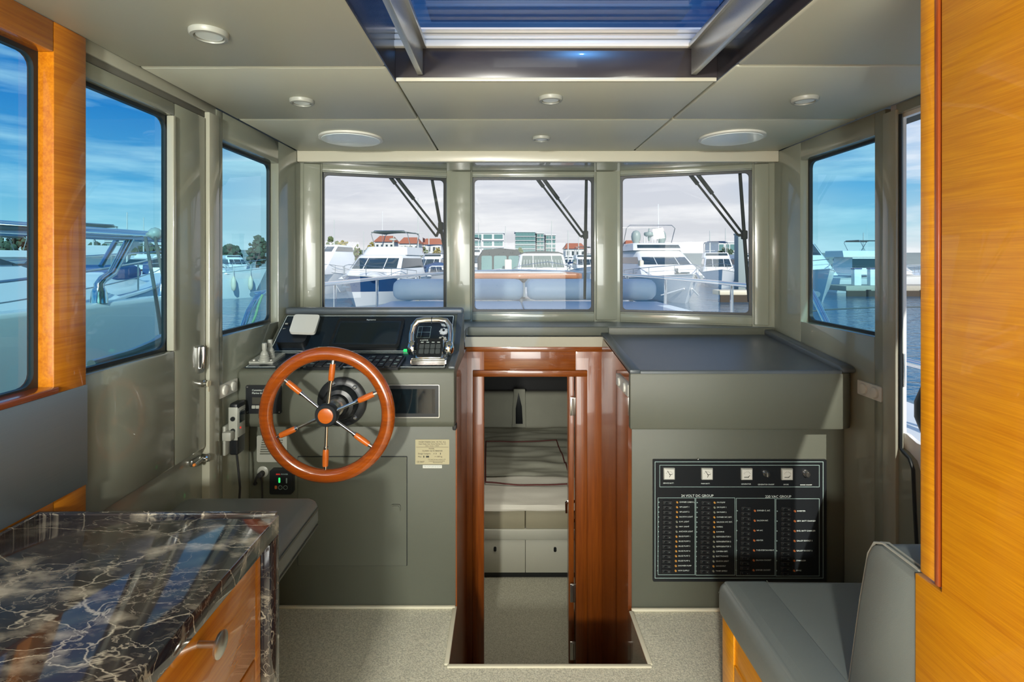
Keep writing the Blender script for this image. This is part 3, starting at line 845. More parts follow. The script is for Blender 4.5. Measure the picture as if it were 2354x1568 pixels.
def sheet(co):
    c = wr_(co, .010)
    if co.y < 3.70: c.z -= .02
    return c
m = grid(-.97, 1.37, 3.655, 4.25, -.252, 60, 26, sheet)
o = obj('bed_sheet', m, K['linen'], label='white sheet pulled over the front of the berth', cat='bedding')
m = grid(-.97, 1.37, 4.16, 5.36, -.238, 70, 60, lambda c: wr_(c + V((0, 0, 0)), .020))
bl = obj('bedspread', m, K['blanket'], label='wrinkled grey green bedspread with maroon piping', cat='bedding')
z_ = -.222
def bz(px, py):
    p = PZ(px, py, -.20)
    return V((p.x, p.y, wr_(V((p.x, p.y, -.238)), .020).z + .004))
pp = [(1116, 1100), (1116, 1050), (1117, 1008), (1200, 1006), (1279, 1006), (1298, 1050), (1316, 1102), (1220, 1103), (1116, 1102)]
m = MB()
for a, b in zip(pp, pp[1:]):
    m.tube([bz(a[0] + (b[0] - a[0]) * t / 8, a[1] + (b[1] - a[1]) * t / 8) for t in range(9)], .006, 6)
obj('piping', m, K['maroon'], bl)
# quilted backrest with an unzipped flap
bk = thing('backrest_cushion', 'grey padded backrest with an open flap behind the bedspread', 'cushion', (.2, 5.48, -.25))
m = MB(); m.box((.2, 5.50, -.08), (2.3, .14, .40), bev=.05, seg=4)
m.disp(lambda c: V((c.x, c.y, c.z + .015 * math.sin(c.x * 9)))); obj('cover', m, K['blanket'], bk)
a = P(1193, 938, 5.42)
m = MB(); m.prism([(a.x - .075, a.z - .2), (a.x + .075, a.z - .2), (a.x + .065, a.z + .20), (a.x - .055, a.z + .20)], 'y', 5.405, 5.44, .01); obj('flap', m, K['blanket'], bk)
m = MB(); m.prism([(a.x - .035, a.z - .16), (a.x + .04, a.z - .16), (a.x + .03, a.z + .02), (a.x - .005, a.z + .17), (a.x - .035, a.z + .0)], 'y', 5.398, 5.41, .002); obj('opening', m, K['black'], bk)
# ------------------------------------------------------------------ hatch in the roof
ht = thing('roof_hatch', 'large dark glazed sliding hatch in the ceiling', 'hatch', (.17, 1.1, 2.1))
m = MB(); m.bx(-.355, .69, 1.68, 1.70, 2.085, 2.20, .001); m.bx(-.375, -.355, .46, 1.70, 2.085, 2.32); m.bx(.69, .71, .46, 1.70, 2.085, 2.32); m.bx(-.355, .69, .44, .46, 2.085, 2.32)
obj('lining', m, K['hatch_dark'], ht)
m = MB(); m.bx(-.352, .687, 1.676, 1.684, 2.0795, 2.092, .002); obj('edge_trim', m, K['beam'], ht, label='thin white trim along the opening')
m = MB()
m.bx(-.37, .705, 1.664, 1.70, 2.188, 2.209, .003); m.bx(-.37, .705, 1.670, 1.70, 2.215, 2.231, .003); m.bx(-.37, .705, 1.674, 1.70, 2.236, 2.248, .003)
obj('front_frame', m, K['hatch_white'], ht, label='stepped white front frame')
for x in (-.282, .602):
    m = MB(); m.bx(x, x + .018, .46, 1.672, 2.098, 2.19, .002); m.bx(x - .01, x + .03, .46, 1.672, 2.182, 2.20, .002); obj('slide_rail', m, K['alu'], ht, label='brushed aluminium slide rail')
m = MB(); m.bx(-.372, .707, .44, 1.695, 2.262, 2.270); obj('pane', m, K['glass_s'], ht)
m = MB(); m.bx(-.24, .575, 1.60, 1.688, 2.276, 2.290, .003); m.bx(-.24, .575, 1.585, 1.593, 2.276, 2.286, .002); obj('pale_strip', m, K['frost'], ht, label='pale bar above the glass')  # translucent strip draws the pale band over the pane

# ------------------------------------------------------------------ ceiling lights
def spot(px, py, r, lab, tilt=0):
    p = PZ(px, py, ZC - .004)
    t = thing('downlight', lab, 'ceiling light', p, 'round downlights in the padded ceiling')
    m = MB(); m.lathe([(r * .70, -.004), (r * .76, .010), (r * .93, .009), (r, .003), (r, -.004)], p, (0, 0, -1), 32); obj('bezel', m, K['grey_p'], t)
    m = MB(); m.lathe([(r * .70, .002), (r * .66, .006), (r * .3, .007)], p, (0, 0, -1), 28); obj('lens', m, K['lens'], t)
spot(481, 78, .047, 'large downlight nearest the camera above the side door')
spot(694, 233, .043, 'downlight ahead of the side door in the left ceiling panel')
spot(1266, 227, .043, 'downlight in the middle panel just ahead of the roof hatch')
spot(1850, 229, .046, 'downlight in the right ceiling panel near the doorway', 1)
spot(1244, 318, .043, 'small downlight in the middle panel nearest the windscreen')
for px, py, lab in ((807, 318, 'big round opal ceiling light above the helm'), (1682, 316, 'big round opal ceiling light above the right console')):
    p = PZ(px, py, ZC - .002)
    t = thing('ceiling_lamp', lab, 'ceiling light', p, 'opal ceiling lamps')
    m = MB(); m.lathe([(.148, -.003), (.148, .006), (.142, .009), (.138, .009)], p, (0, 0, -1), 48); obj('rim', m, K['white'], t)
    m = MB(); m.lathe([(.139, .004), (.134, .011), (.09, .013)], p, (0, 0, -1), 48); obj('diffuser', m, K['lens'], t)

# ------------------------------------------------------------------ helm console
hc = thing('helm_console', 'grey vinyl helm console with sloping dash on the left', 'console', (-.65, 2.3, 0))
m = MB()
m.prism([(2.14, .826), (2.155, .805), (2.19, .80), (2.66, .80), (2.66, 1.228), (2.59, 1.228), (2.38, 1.070), (2.155, 1.047), (2.14, 1.036)], 'x', XL + .002, -.207, .008)
obj('body', m, K['vinyl'], hc)
m = MB(); m.bx(XL + .002, -.21, 2.235, 2.66, 0, .81, .004); obj('base', m, K['vinyl'], hc)
m = MB(); m.bx(XL + .006, -.206, 2.585, 2.645, 1.226, 1.262, .014, 4); obj('brow_roll', m, K['vinyl_top'], hc, label='dark padded roll along the top')
m = MB(); m.prism([(2.16, 1.044), (2.385, 1.067), (2.60, 1.232), (2.60, 1.246), (2.375, 1.082), (2.16, 1.056)], 'x', -.236, -.208, .004); obj('side_rim', m, K['vinyl_top'], hc)
m = MB(); m.bx(-.222, -.205, 2.20, 2.24, .775, .80, .005); obj('corner_foot', m, K['rubber'], hc)
fr1 = Fr((-.66, 2.14, 1.0475), (1, 0, 0), (0, .24, .025)); fr2 = Fr((-.66, 2.38, 1.0725), (1, 0, 0), (0, .21, .158))
L1 = math.hypot(.24, .025); L2 = math.hypot(.21, .158)
m = MB(); m.plate(rrect(-.425, .412, .018, L1 - .004, .004), 0, .004, M=fr1.M); lp = obj('switch_panel', m, K['dash'], hc, label='lower blue black dash panel')
m = MB(); m.ring(rrect(-.421, .408, .021, L1 - .007, .003), rrect(-.4185, .4055, .0235, L1 - .0095, .003), .004, .0048, M=fr1.M); obj('border_line', m, K['print_white'], lp)
m = MB(); m.plate(rrect(-.425, .412, .004, L2 - .014, .004), 0, .004, M=fr2.M); up = obj('instrument_panel', m, K['dash'], hc, label='upper blue black dash panel')
m = MB(); m.ring(rrect(-.421, .408, .007, L2 - .018, .003), rrect(-.4185, .4055, .0095, L2 - .0205, .003), .004, .0048, M=fr2.M); obj('border_line', m, K['print_white'], up)
# hatch door in the base
fb = Fr((0, 2.235, 0), (1, 0, 0), (0, 0, 1)); fb.n = V((0, -1, 0))
q = fb.rect(686, 1050, 935, 1299)
m = MB(); m.ring(rrect(q[0] - .003, q[1] + .003, q[2] - .003, q[3] + .003, .004), rrect(q[0], q[1], q[2], q[3], .004), -.001, .001, M=fb.M); obj('hatch_gap', m, K['gasket'], hc)
m = MB(); m.plate(rrect(*q, .004), 0, .005, M=fb.M); hd = obj('hatch_door', m, K['vinyl'], hc)
k = fb.uv(911, 1166)
m = MB(); m.plate(rrect(k[0] - .020, k[0] + .020, k[1] - .016, k[1] + .016, .008), .005, .012, M=fb.M); m.plate(rrect(k[0] - .016, k[0] + .016, k[1] - .012, k[1] + .012, .007), .012, .016, M=fb.M); obj('push_latch', m, K['vinyl'], hd)

# chart plotter
q = (fr2.uv(757, 803)[0], fr2.uv(918, 803)[0], fr2.uv(840, 806)[1], fr2.uv(840, 739)[1])
t = thing('chart_plotter', 'black chart plotter screen in the middle of the dash', 'screen', fr2.at((q[0] + q[1]) / 2, q[2]))
m = MB(); m.plate(rrect(q[0], q[1], q[2], q[3], .016), .003, .022, M=fr2.M); obj('housing', m, K['black'], t)
m = MB(); m.ring(rrect(q[0] + .012, q[1] - .012, q[2] + .018, q[3] - .022, .006), rrect(q[0] + .02, q[1] - .02, q[2] + .026, q[3] - .030, .003), .022, .024, M=fr2.M); obj('bezel', m, K['dash'], t)
m = MB(); m.plate(rrect(q[0] + .018, q[1] - .018, q[2] + .024, q[3] - .028, .003), .0215, .0225, M=fr2.M); obj('screen', m, K['screen'], t)
m = MB(); m.text('Raymarine', .0105, fr2.loc((q[0] + q[1]) / 2, q[3] - .012, .0222), 'CENTER'); obj('lettering', m, K['print_white'], t)
# visor covered instrument
a = fr2.uv(684, 785); b_ = fr2.uv(700, 745, .05)
t = thing('instrument_hood', 'black instrument with a pale flat cover at the left of the dash', 'instrument', fr2.at(a[0], a[1]))
m = MB(); m.plate(rrect(a[0] - .082, a[0] + .055, a[1] - .045, a[1] + .045, .02), .003, .040, M=fr2.M); obj('base', m, K['black'], t)
m = MB(); m.box((b_[0] - .03, b_[1] - .01, .03), (.05, .05, .05), fr2.M, .01); obj('stem', m, K['black'], t)
c_ = [fr2.uv(x, y, .066) for x, y in ((664, 764), (723, 766), (736, 724), (677, 723))]
lo = [V((p[0], p[1], 0)) for p in c_]
cen = sum(lo, V()) / 4
loop = []
for i in range(4):
    p0, p1, p2 = lo[i - 1], lo[i], lo[(i + 1) % 4]
    d0 = (p0 - p1).normalized() * .016; d2 = (p2 - p1).normalized() * .016
    for s_ in range(5):
        w = s_ / 4
        loop.append((p1 + d0) * (1 - w) ** 2 + p1 * 2 * w * (1 - w) + (p1 + d2) * w * w)
m = MB(); m.plate([(p.x, p.y) for p in loop], .054, .068, M=fr2.M); obj('cover', m, K['white'], t, label='pale rounded square cover')
# two small rocker switches at the far left
for i, (px, py) in enumerate(((660, 748), (655, 760))):
    a = fr2.uv(px, py)
    t = thing('rocker_switch', ('upper' if i == 0 else 'lower') + ' small rocker switch at the left edge of the dash', 'switch', fr2.at(*a), 'rocker switches on the dash')
    m = MB(); m.plate(rrect(a[0] - .013, a[0] + .013, a[1] - .008, a[1] + .008, .003), .003, .010, M=fr2.M); obj('bezel', m, K['black'], t)
    m = MB(); m.box((a[0], a[1], .011), (.014, .007, .006), fr2.M, .002); obj('rocker', m, K['grey_p'], t)
# key switches
for i, (px, py) in enumerate(((1023, 743), (1020, 762), (1017, 781))):
    a = fr2.uv(px, py, .008)
    t = thing('key_switch', ('top', 'middle', 'bottom')[i] + ' white round switch behind the throttle at the right of the dash', 'switch', fr2.at(*a), 'white round switches on the dash')
    pf = [(.019, .003), (.019, .010), (.014, .014), (.010, .015)]
    m = MB(); m.lathe(pf, fr2.at(*a), fr2.n, 20)
    for k in range(8):
        an = k * math.pi / 4; m.sphere(fr2.at(a[0] + .0175 * math.cos(an), a[1] + .0175 * math.sin(an), .008), .0055, sub=1)
    obj('cap', m, K['white'], t)
    m = MB(); m.lathe([(.006, .012), (.006, .018)], fr2.at(*a), fr2.n, 12); m.box((a[0], a[1], .02), (.003, .009, .006), fr2.M); obj('slot', m, K['rubber'], t)
# throttle
tb = P(987, 835, 2.24); bx_, by_ = fr1.uv(987, 838)
t = thing('throttle_control', 'chrome twin lever throttle control at the right of the dash', 'throttle', fr1.at(bx_, by_))
O = fr1.at(bx_, by_, .004)
m = MB()
m.loft([[O + V((sx * w / 2, sy, z)) for sx, sy in ((-1, y0), (1, y0), (1, y1), (-1, y1))] for w, y0, y1, z in ((.150, -.035, .085, 0), (.150, -.035, .085, .022), (.142, -.030, .080, .028))])
bmesh.ops.bevel(m.bm, geom=[e_ for e_ in m.bm.edges], offset=.004, segments=2, affect='EDGES')
obj('base', m, K['chrome'], t)
kf = Fr(O + V((0, -.026, .028)), (1, 0, 0), (0, .075, .075))
m = MB(); m.box((0, .05, -.03), (.118, .105, .06), kf.M, .012, 3); obj('housing', m, K['chrome'], t)
m = MB(); m.plate(rrect(-.054, .054, .005, .098, .012), 0, .006, M=kf.M); kp = obj('keypad', m, K['black'], t)
for r_ in range(2):
    for c2 in range(4):
        m = MB(); m.plate(rrect(-.0435 + .0235 * c2, -.0235 + .0235 * c2, .018 + .026 * r_, .040 + .026 * r_, .004), .006, .0095, M=kf.M); obj('key', m, K['canvas_dk'], kp)
m = MB()
for c2 in range(4):
    m.plate([(-.040 + .0235 * c2, .076), (-.028 + .0235 * c2, .076), (-.028 + .0235 * c2, .079), (-.040 + .0235 * c2, .079)], .006, .0066, M=kf.M)
m.text('A ACTIVE', .008, kf.loc(-.044, .088, .0062)); obj('lettering', m, K['print_white'], kp)
for s_ in (-1, 1):
    c0 = O + V((s_ * .078, .035, .060))
    m = MB(); m.lathe([(.006, -.012), (.030, -.010), (.033, 0), (.030, .012), (.020, .020), (.006, .023)], c0, (s_, 0, 0), 24); obj('pivot', m, K['chrome'], t)
for s_ in (-1, 1):
    p = [O + V((s_ * .084, .035, .062)), O + V((s_ * .086, .055, .115)), O + V((s_ * .080, .070, .150)), O + V((s_ * .062, .078, .172)), O + V((s_ * .030, .080, .176)), O + V((s_ * .002, .080, .176))]
    m = MB(); m.tube(p, [.012, .0125, .013, .014, .0145, .0145], 12); obj('lever', m, K['chrome'], t)
m = MB(); m.tube([fr1.at(bx_ + .05, L1 + .012, .012), fr1.at(bx_ + .05, L1 + .03, .012)], .004, 8); 
# line printing of the control diagram
q = fr2.rect(960, 752, 990, 778)
m = MB(); m.ring(rrect(*q, .002), rrect(q[0] + .0015, q[1] - .0015, q[2] + .0015, q[3] - .0015, .002), .004, .0045, M=fr2.M); m.box((q[0] + .02, (q[2] + q[3]) / 2, .0042), (.0015, q[3] - q[2], .0006), fr2.M); m.box(((q[0] + q[1]) / 2, (q[2] + q[3]) / 2, .0042), (q[1] - q[0], .0015, .0006), fr2.M)
obj('diagram', m, K['print_grey'], up)
a = fr2.uv(934, 808)
m = MB(); m.plate(rrect(a[0] - .013, a[0] + .010, a[1] - .007, a[1] + .009, .004), .004, .007, M=fr2.M); obj('indicator_light', m, K['led_g'], up, label='glowing green indicator')
# button pads
def pad(px0, px1, py0, py1, nc, nr, lab, h=.014):
    a = fr1.uv(px0, py1, h); b = fr1.uv(px1, py1, h); c = fr1.uv((px0 + px1) / 2, py0, h)
    u0, u1, v0, v1 = a[0], b[0], a[1], c[1]
    t = thing('button_pad', lab, 'control panel', fr1.at((u0 + u1) / 2, v0), 'black button pads on the dash')
    m = MB(); m.plate(rrect(u0, u1, v0, v1, .006), .003, h, M=fr1.M); obj('housing', m, K['black'], t)
    cu, cv = (u1 - u0 - .014) / nc, (v1 - v0 - .014) / nr
    for i in range(nc):
        for j in range(nr):
            x, y = u0 + .007 + cu * i, v0 + .007 + cv * j
            m = MB(); m.plate(rrect(x + .002, x + cu - .002, y + .003, y + cv - .003, .003), h - .001, h + .004, M=fr1.M); bt_ = obj('button', m, K['rubber'], t)
            if (i + j) % 2 == 0 or j == 1:
                m = MB(); m.plate(rrect(x + cu * .3, x + cu * .75, y + cv * .55, y + cv * .75, .001), h + .004, h + .0046, M=fr1.M); obj('marking', m, K['print_grey'], bt_)
pad(632, 690, 819, 843, 3, 2, 'black button pad nearest the joysticks behind the wheel rim')
pad(695, 782, 817, 845, 4, 3, 'black button pad left of the top wheel spoke')
pad(826, 916, 818, 845, 5, 3, 'black button pad right of the round chrome button')
a = fr1.uv(806, 830)
t = thing('push_button', 'round chrome push button between the two button pads', 'button', fr1.at(*a))
m = MB(); m.lathe([(.026, .003), (.026, .010), (.020, .013)], fr1.at(*a), fr1.n, 28); obj('ring', m, K['chrome'], t)
m = MB(); m.lathe([(.018, .009), (.017, .016), (.008, .017)], fr1.at(*a), fr1.n, 24); obj('cap', m, K['white'], t)
# thruster joysticks
a = fr1.uv(614, 829)
t = thing('joystick_plate', 'grey switch plate at the left end of the dash', 'panel', fr1.at(*a))
m = MB(); m.plate(rrect(a[0] - .055, a[0] + .05, a[1] - .055, a[1] + .075, .006), .003, .012, M=fr1.M); obj('plate', m, K['grey_p'], t)
for i in range(4):
    m = MB(); m.lathe([(.006, .011), (.005, .016)], fr1.at(a[0] - .038 + .024 * i, a[1] - .038), fr1.n, 12); obj('stud', m, K['white'], t)
for i, (px, py) in enumerate(((608, 831), (621, 822))):
    b = fr1.uv(px, py, .012)
    j = thing('thruster_joystick', ('front' if i == 0 else 'rear') + ' grey ribbed thruster joystick on the plate left of the wheel', 'joystick', fr1.at(b[0], b[1], .012), 'thruster joysticks')
    o_ = fr1.at(b[0], b[1], .011)
    m = MB(); m.lathe([(.022, 0), (.022, .008), (.020, .010), (.021, .018), (.018, .020), (.019, .027), (.016, .029), (.016, .036), (.010, .046), (.007, .052)], o_, (0, 0, 1), 20); obj('boot', m, K['grey_p'], j)
    m = MB(); m.lathe([(.008, .045), (.010, .055), (.0105, .076), (.009, .080)], o_, (0, 0, 1), 16); obj('stick', m, K['grey_p'], j)

# front face instruments
ff = Fr((0, 2.14, 0), (1, 0, 0), (0, 0, 1)); ff.n = V((0, -1, 0))
q = ff.rect(567, 885, 648, 950)
t = thing('generator_panel', 'black generator control panel on the helm front left of the wheel', 'control panel', ff.at((q[0] + q[1]) / 2, q[2]))
m = MB(); m.plate(rrect(*q, .006), 0, .008, M=ff.M); obj('panel', m, K['black'], t)
for x in (q[0] + .007, q[1] - .007):
    for y in (q[2] + .007, q[3] - .007):
        m = MB(); m.cyl(ff.at(x, y, .008), ff.at(x, y, .010), .003, seg=8); obj('screw', m, K['steel'], t)
m = MB(); m.text('Cummins Onan', .0105, ff.loc(q[0] + .026, q[3] - .020, .0082)); m.text('Marine Generator', .0105, ff.loc(q[0] + .026, q[3] - .032, .0082)); obj('lettering', m, K['print_white'], t)
m = MB(); m.plate(rrect(q[0] + .027, q[0] + .075, q[2] + .040, q[2] + .068, .002), .008, .0095, M=ff.M); obj('display', m, K['print_black'], t)
for i in range(5):
    m = MB(); m.plate(rrect(q[0] + .026 + .0165 * i, q[0] + .0405 + .0165 * i, q[2] + .022, q[2] + .035, .002), .008, .011, M=ff.M); obj('button', m, K['grey_p'], t)
q = ff.rect(884, 883, 1011, 959)
t = thing('navigation_display', 'black glossy display in a silver frame on the helm front right of the wheel', 'screen', ff.at((q[0] + q[1]) / 2, q[2]))
m = MB(); m.ring(rrect(*q, .004), rrect(q[0] + .003, q[1] - .003, q[2] + .003, q[3] - .003, .003), 0, .011, M=ff.M); obj('frame', m, K['steel'], t)
m = MB(); m.plate(rrect(q[0] + .003, q[1] - .003, q[2] + .003, q[3] - .003, .003), 0, .009, M=ff.M); obj('bezel', m, K['black'], t)
m = MB(); m.plate(rrect(q[0] + .022, q[1] - .018, q[2] + .018, q[3] - .018, .002), .009, .0095, M=ff.M); obj('screen', m, K['screen'], t)
# steering wheel
hx, hz = ff.uv(788, 922)
C0 = V((hx, 1.951, hz))
t = thing('steering_wheel', 'varnished wooden steering wheel with six chrome spokes on the helm', 'steering wheel', C0)
R, rr = .231, .026
m = MB()
loops = []
n_, k_ = 72, 14
b = bmesh.new()
vv = [[b.verts.new(C0 + V(((R + rr * math.cos(2 * math.pi * j / k_)) * math.cos(2 * math.pi * i / n_), .8 * rr * math.sin(2 * math.pi * j / k_), (R + rr * math.cos(2 * math.pi * j / k_)) * math.sin(2 * math.pi * i / n_)))) for j in range(k_)] for i in range(n_)]
for i in range(n_):
    for j in range(k_):
        b.faces.new((vv[i][j], vv[(i + 1) % n_][j], vv[(i + 1) % n_][(j + 1) % k_], vv[i][(j + 1) % k_]))
m.add(b); obj('rim', m, K['wood_w'], t)
for dg in (24, 83.5, 140.5, 204, 324.5, 268):
    an = math.radians(dg); dv = V((math.cos(an), 0, math.sin(an)))
    m = MB(); m.tube([C0 + dv * .03, C0 + dv * .125], [.0062, .0062], 10); m.tube([C0 + dv * .121, C0 + dv * .131], [.0085, .0095], 12); m.tube([C0 + dv * .192, C0 + dv * .208], [.0080, .0065], 10)
    sp = obj('spoke', m, K['chrome'], t)
    m = MB(); m.tube([C0 + dv * .130, C0 + dv * .136, C0 + dv * .165, C0 + dv * .193], [.0095, .0112, .0118, .0105], 14); obj('grip', m, K['wood_cap'], sp)
m = MB(); m.lathe([(.030, .02), (.043, .012), (.044, -.008), (.040, -.016), (.029, -.016)], C0, (0, 1, 0), 36); obj('hub', m, K['black'], t)
m = MB(); m.lathe([(.0285, -.014), (.0285, -.019), (.024, -.021)], C0, (0, 1, 0), 32); obj('hub_cap', m, K['wood_cap'], t)
t2 = thing('steering_pump', 'black round steering pump flange behind the wheel hub', 'steering pump', ff.at(hx, hz))
c0 = V((hx, 2.14, hz))
m = MB(); m.lathe([(.101, 0), (.101, .014), (.094, .020), (.072, .022), (.070, .040), (.060, .058), (.045, .062), (.043, .085)], c0, (0, -1, 0), 40); obj('flange', m, K['black'], t2)
m = MB(); m.lathe([(.034, .080), (.034, .100), (.028, .105), (.028, .150), (.022, .17), (.022, .185)], c0, (0, -1, 0), 28); obj('shaft', m, K['steel'], t2)
for dg in (48, 112, 312, 228):
    an = math.radians(dg); p = c0 + V((.084 * math.cos(an), -.018, .084 * math.sin(an)))
    m = MB(); m.lathe([(.009, 0), (.009, .006), (.005, .010)], p, (0, -1, 0), 12); obj('bolt', m, K['steel'], t2)
m = MB(); m.text('HYDRAULIC', .010, Matrix.Translation((hx - .02, 2.116, hz + .080)) @ Matrix.Rotation(math.pi / 2, 4, 'X'), 'CENTER'); m.bm.free()

# base fittings
q = fb.rect(592, 1000, 661, 1061)
t = thing('vent_grille', 'grey slatted vent grille on the helm base left of the wheel', 'vent', fb.at((q[0] + q[1]) / 2, q[2]))
m = MB(); m.plate(rrect(*q, .008), 0, .007, M=fb.M); obj('plate', m, K['grey_p'], t)
for i in range(7):
    y = q[2] + .036 + .0098 * i
    m = MB(); m.box(((q[0] + q[1]) / 2 - .006 + .0015 * i, y, .0085), (q[1] - q[0] - .040, .0042, .004), fb.M, .001); obj('slat', m, K['vinyl'], t)
a = fb.uv(605, 1084)
t = thing('charging_socket', 'round grey socket with a black plug low on the helm base', 'socket', fb.at(*a))
m = MB(); m.lathe([(.024, 0), (.024, .004), (.016, .008), (.013, .008)], fb.at(*a), fb.n, 28); obj('socket', m, K['grey_p'], t)
m = MB(); m.lathe([(.012, .006), (.012, .03), (.008, .034)], fb.at(a[0], a[1] - .004), fb.n, 16); m.tube([fb.at(a[0] - .006, a[1], .032), fb.at(a[0] - .016, a[1] - .02, .034), fb.at(a[0] - .028, a[1] - .045, .02)], [.006, .005, .005], 8); m.sphere(fb.at(a[0] - .028, a[1] - .046, .014), .009)
obj('plug', m, K['rubber'], t)
m = MB(); m.tube([fb.at(a[0] - .002, a[1] - .012, .022), fb.at(a[0] + .001, a[1] - .04, .015), fb.at(a[0], a[1] - .10, .008), fb.at(a[0], a[1] - .30, .006)], .004, 8); obj('lead', m, K['rubber'], t)
q = fb.rect(620, 1081, 671, 1137, .03)
t = thing('monitor_panel', 'small black square monitor with lit green symbol low on the helm base', 'control panel', fb.at((q[0] + q[1]) / 2, q[2]))
m = MB(); m.plate(rrect(q[0] - .001, q[1] + .001, q[2], q[3], .008), 0, .030, M=fb.M); obj('housing', m, K['black'], t)
cx_, cy_ = (q[0] + q[1]) / 2, (q[2] + q[3]) / 2
m = MB(); m.text('SIDE-', .0085, fb.loc(cx_ - .001, cy_ + .034, .0302), 'RIGHT'); obj('lettering', m, K['led_r'], t, label='red lettering')
m = MB(); m.text('POWER', .0085, fb.loc(cx_ + .001, cy_ + .034, .0302)); m.plate(rrect(cx_ + .022, cx_ + .027, cy_ - .004, cy_ + .018, .002), .030, .0305, M=fb.M)
for dx in (-.002, .020):
    m.ring(rrect(cx_ + dx - .009, cx_ + dx + .009, cy_ - .031, cy_ - .013, .009), rrect(cx_ + dx - .0075, cx_ + dx + .0075, cy_ - .0295, cy_ - .0145, .0075), .030, .0305, M=fb.M)
obj('symbols', m, K['print_grey'], t)
m = MB(); m.plate(rrect(cx_ - .010, cx_ - .002, cy_ - .002, cy_ + .020, .003), .030, .0305, M=fb.M); obj('battery_symbol', m, K['led_g'], t, label='lit green symbol')
m = MB(); m.plate(rrect(cx_ - .026, cx_ - .016, cy_ - .028, cy_ - .014, .003), .030, .0305, M=fb.M); obj('warning_symbol', m, K['lamp_r'], t)
q = fb.rect(955, 1010, 1033, 1067)
t = thing('builder_plate', 'yellowed printed plate on the helm base beside the doorway', 'plate', fb.at((q[0] + q[1]) / 2, q[2]))
m = MB(); m.plate(rrect(*q, .002), 0, .003, M=fb.M); obj('plate', m, K['paper'], t)
W_, H_ = q[1] - q[0], q[3] - q[2]
m = MB()
def tx(s_, u, v, sz, al='CENTER', fit=None):
    m.text(s_, sz, fb.loc(q[0] + W_ * u, q[2] + H_ * v, .0032), al)
tx('VICEM MARIN SAN. VE TIC. A.S.', .5, .90, .0085); tx('Ihsan Dede Cad. Deniz Fabrika No. 32', .5, .82, .0075); tx('Gebze / Kocaeli / TURKEY', .5, .745, .0055)
tx('MODEL', .48, .63, .0075); tx('CLASSIC 46 FLYBRIDGE', .5, .54, .0085)
tx('Design Category', .08, .43, .0080, 'LEFT'); tx('A  B', .58, .43, .0080); tx('Max', .08, .31, .0085, 'LEFT'); tx('= 1300 kg', .68, .31, .0080)
tx('This vessel has been certified to CE', .63, .20, .0052); tx('in accordance with the Directive', .63, .135, .0052); tx('Recreational Craft', .66, .075, .0055); tx('CE 0607', .04, .10, .0095, 'LEFT')
m.plate([(q[0] + .004, q[2] + H_ * .69), (q[1] - .004, q[2] + H_ * .69), (q[1] - .004, q[2] + H_ * .70), (q[0] + .004, q[2] + H_ * .70)], .003, .0034, M=fb.M)
for u, v, w, hh in ((.25, .31, .018, .06), (.36, .31, .055, .06), (.74, .43, .012, .06)):
    m.plate([(q[0] + W_ * (u - w * .8), q[2] + H_ * (v - hh * .6)), (q[0] + W_ * (u + w * .8), q[2] + H_ * (v - hh * .6)), (q[0] + W_ * (u + w * .8), q[2] + H_ * (v + hh * .6)), (q[0] + W_ * (u - w * .8), q[2] + H_ * (v + hh * .6))], .003, .0034, M=fb.M)
obj('lettering', m, K['print_black'], t, kind='stuff')
q = fb.rect(972, 1069, 1016, 1076)
t = thing('number_sticker', 'narrow white sticker under the printed plate on the helm base', 'sticker', fb.at((q[0] + q[1]) / 2, q[2]))
m = MB(); m.plate(rrect(*q, .001), 0, .002, M=fb.M); obj('strip', m, K['white'], t)
m = MB(); m.text('TR-VCM A0123 G 07', .0085, fb.loc((q[0] + q[1]) / 2, (q[2] + q[3]) / 2, .0022), 'CENTER'); obj('lettering', m, K['print_grey'], t)

# wall switches and the handset
def dbl_switch(f, u0, u1, v0, v1, lab):
    t = thing('wall_switch', lab, 'switch', f.at((u0 + u1) / 2, v0), 'white double switches')
    m = MB(); m.plate(rrect(u0, u1, v0, v1, .004), 0, .009, M=f.M); obj('plate', m, K['white'], t)
    for k in (.27, .73):
        c = u0 + (u1 - u0) * k; r = min((u1 - u0) * .19, (v1 - v0) * .38)
        m = MB(); m.lathe([(r, .008), (r, .013), (r * .9, .016), (r * .5, .018)], f.at(c, (v0 + v1) / 2), f.n, 24); obj('dial', m, K['white'], t)
fl_ = Fr((XL, 0, 0), (0, 1, 0), (0, 0, 1))
dbl_switch(fl_, PX(500, 895, XL).y, PX(541, 895, XL).y, PX(520, 908, XL).z, PX(520, 878, XL).z, 'white double switch on the left wall beside the helm')
frr = Fr((XR, 0, 0), (0, -1, 0), (0, 0, 1))
dbl_switch(frr, -PX(1976, 900, XR).y, -PX(2032, 900, XR).y, PX(2004, 915, XR).z, PX(2004, 882, XR).z, 'white double switch on the right wall beside the console')
fw = Fr((.53, 0, 0), (0, -1, 0), (0, 0, 1))
dbl_switch(fw, -2.42, -2.19, PX(1435, 899, .53).z, PX(1435, 872, .53).z, 'white switch pair on the dark wood beside the steps')
a = PX(523, 990, XL)
t = thing('remote_handset', 'black and grey remote handset in a holder on the left wall', 'handset', (XL, a.y, a.z))
m = MB(); m.bx(XL, XL + .016, a.y - .045, a.y + .02, a.z - .085, a.z + .03, .004); m.bx(XL + .01, XL + .045, a.y - .062, a.y - .030, a.z - .022, a.z + .012, .005); obj('holder', m, K['grey_p'], t)
m = MB(); m.box((XL + .036, a.y + .006, a.z + .012), (.034, .062, .205), bev=.008, seg=3); obj('body', m, K['black'], t)
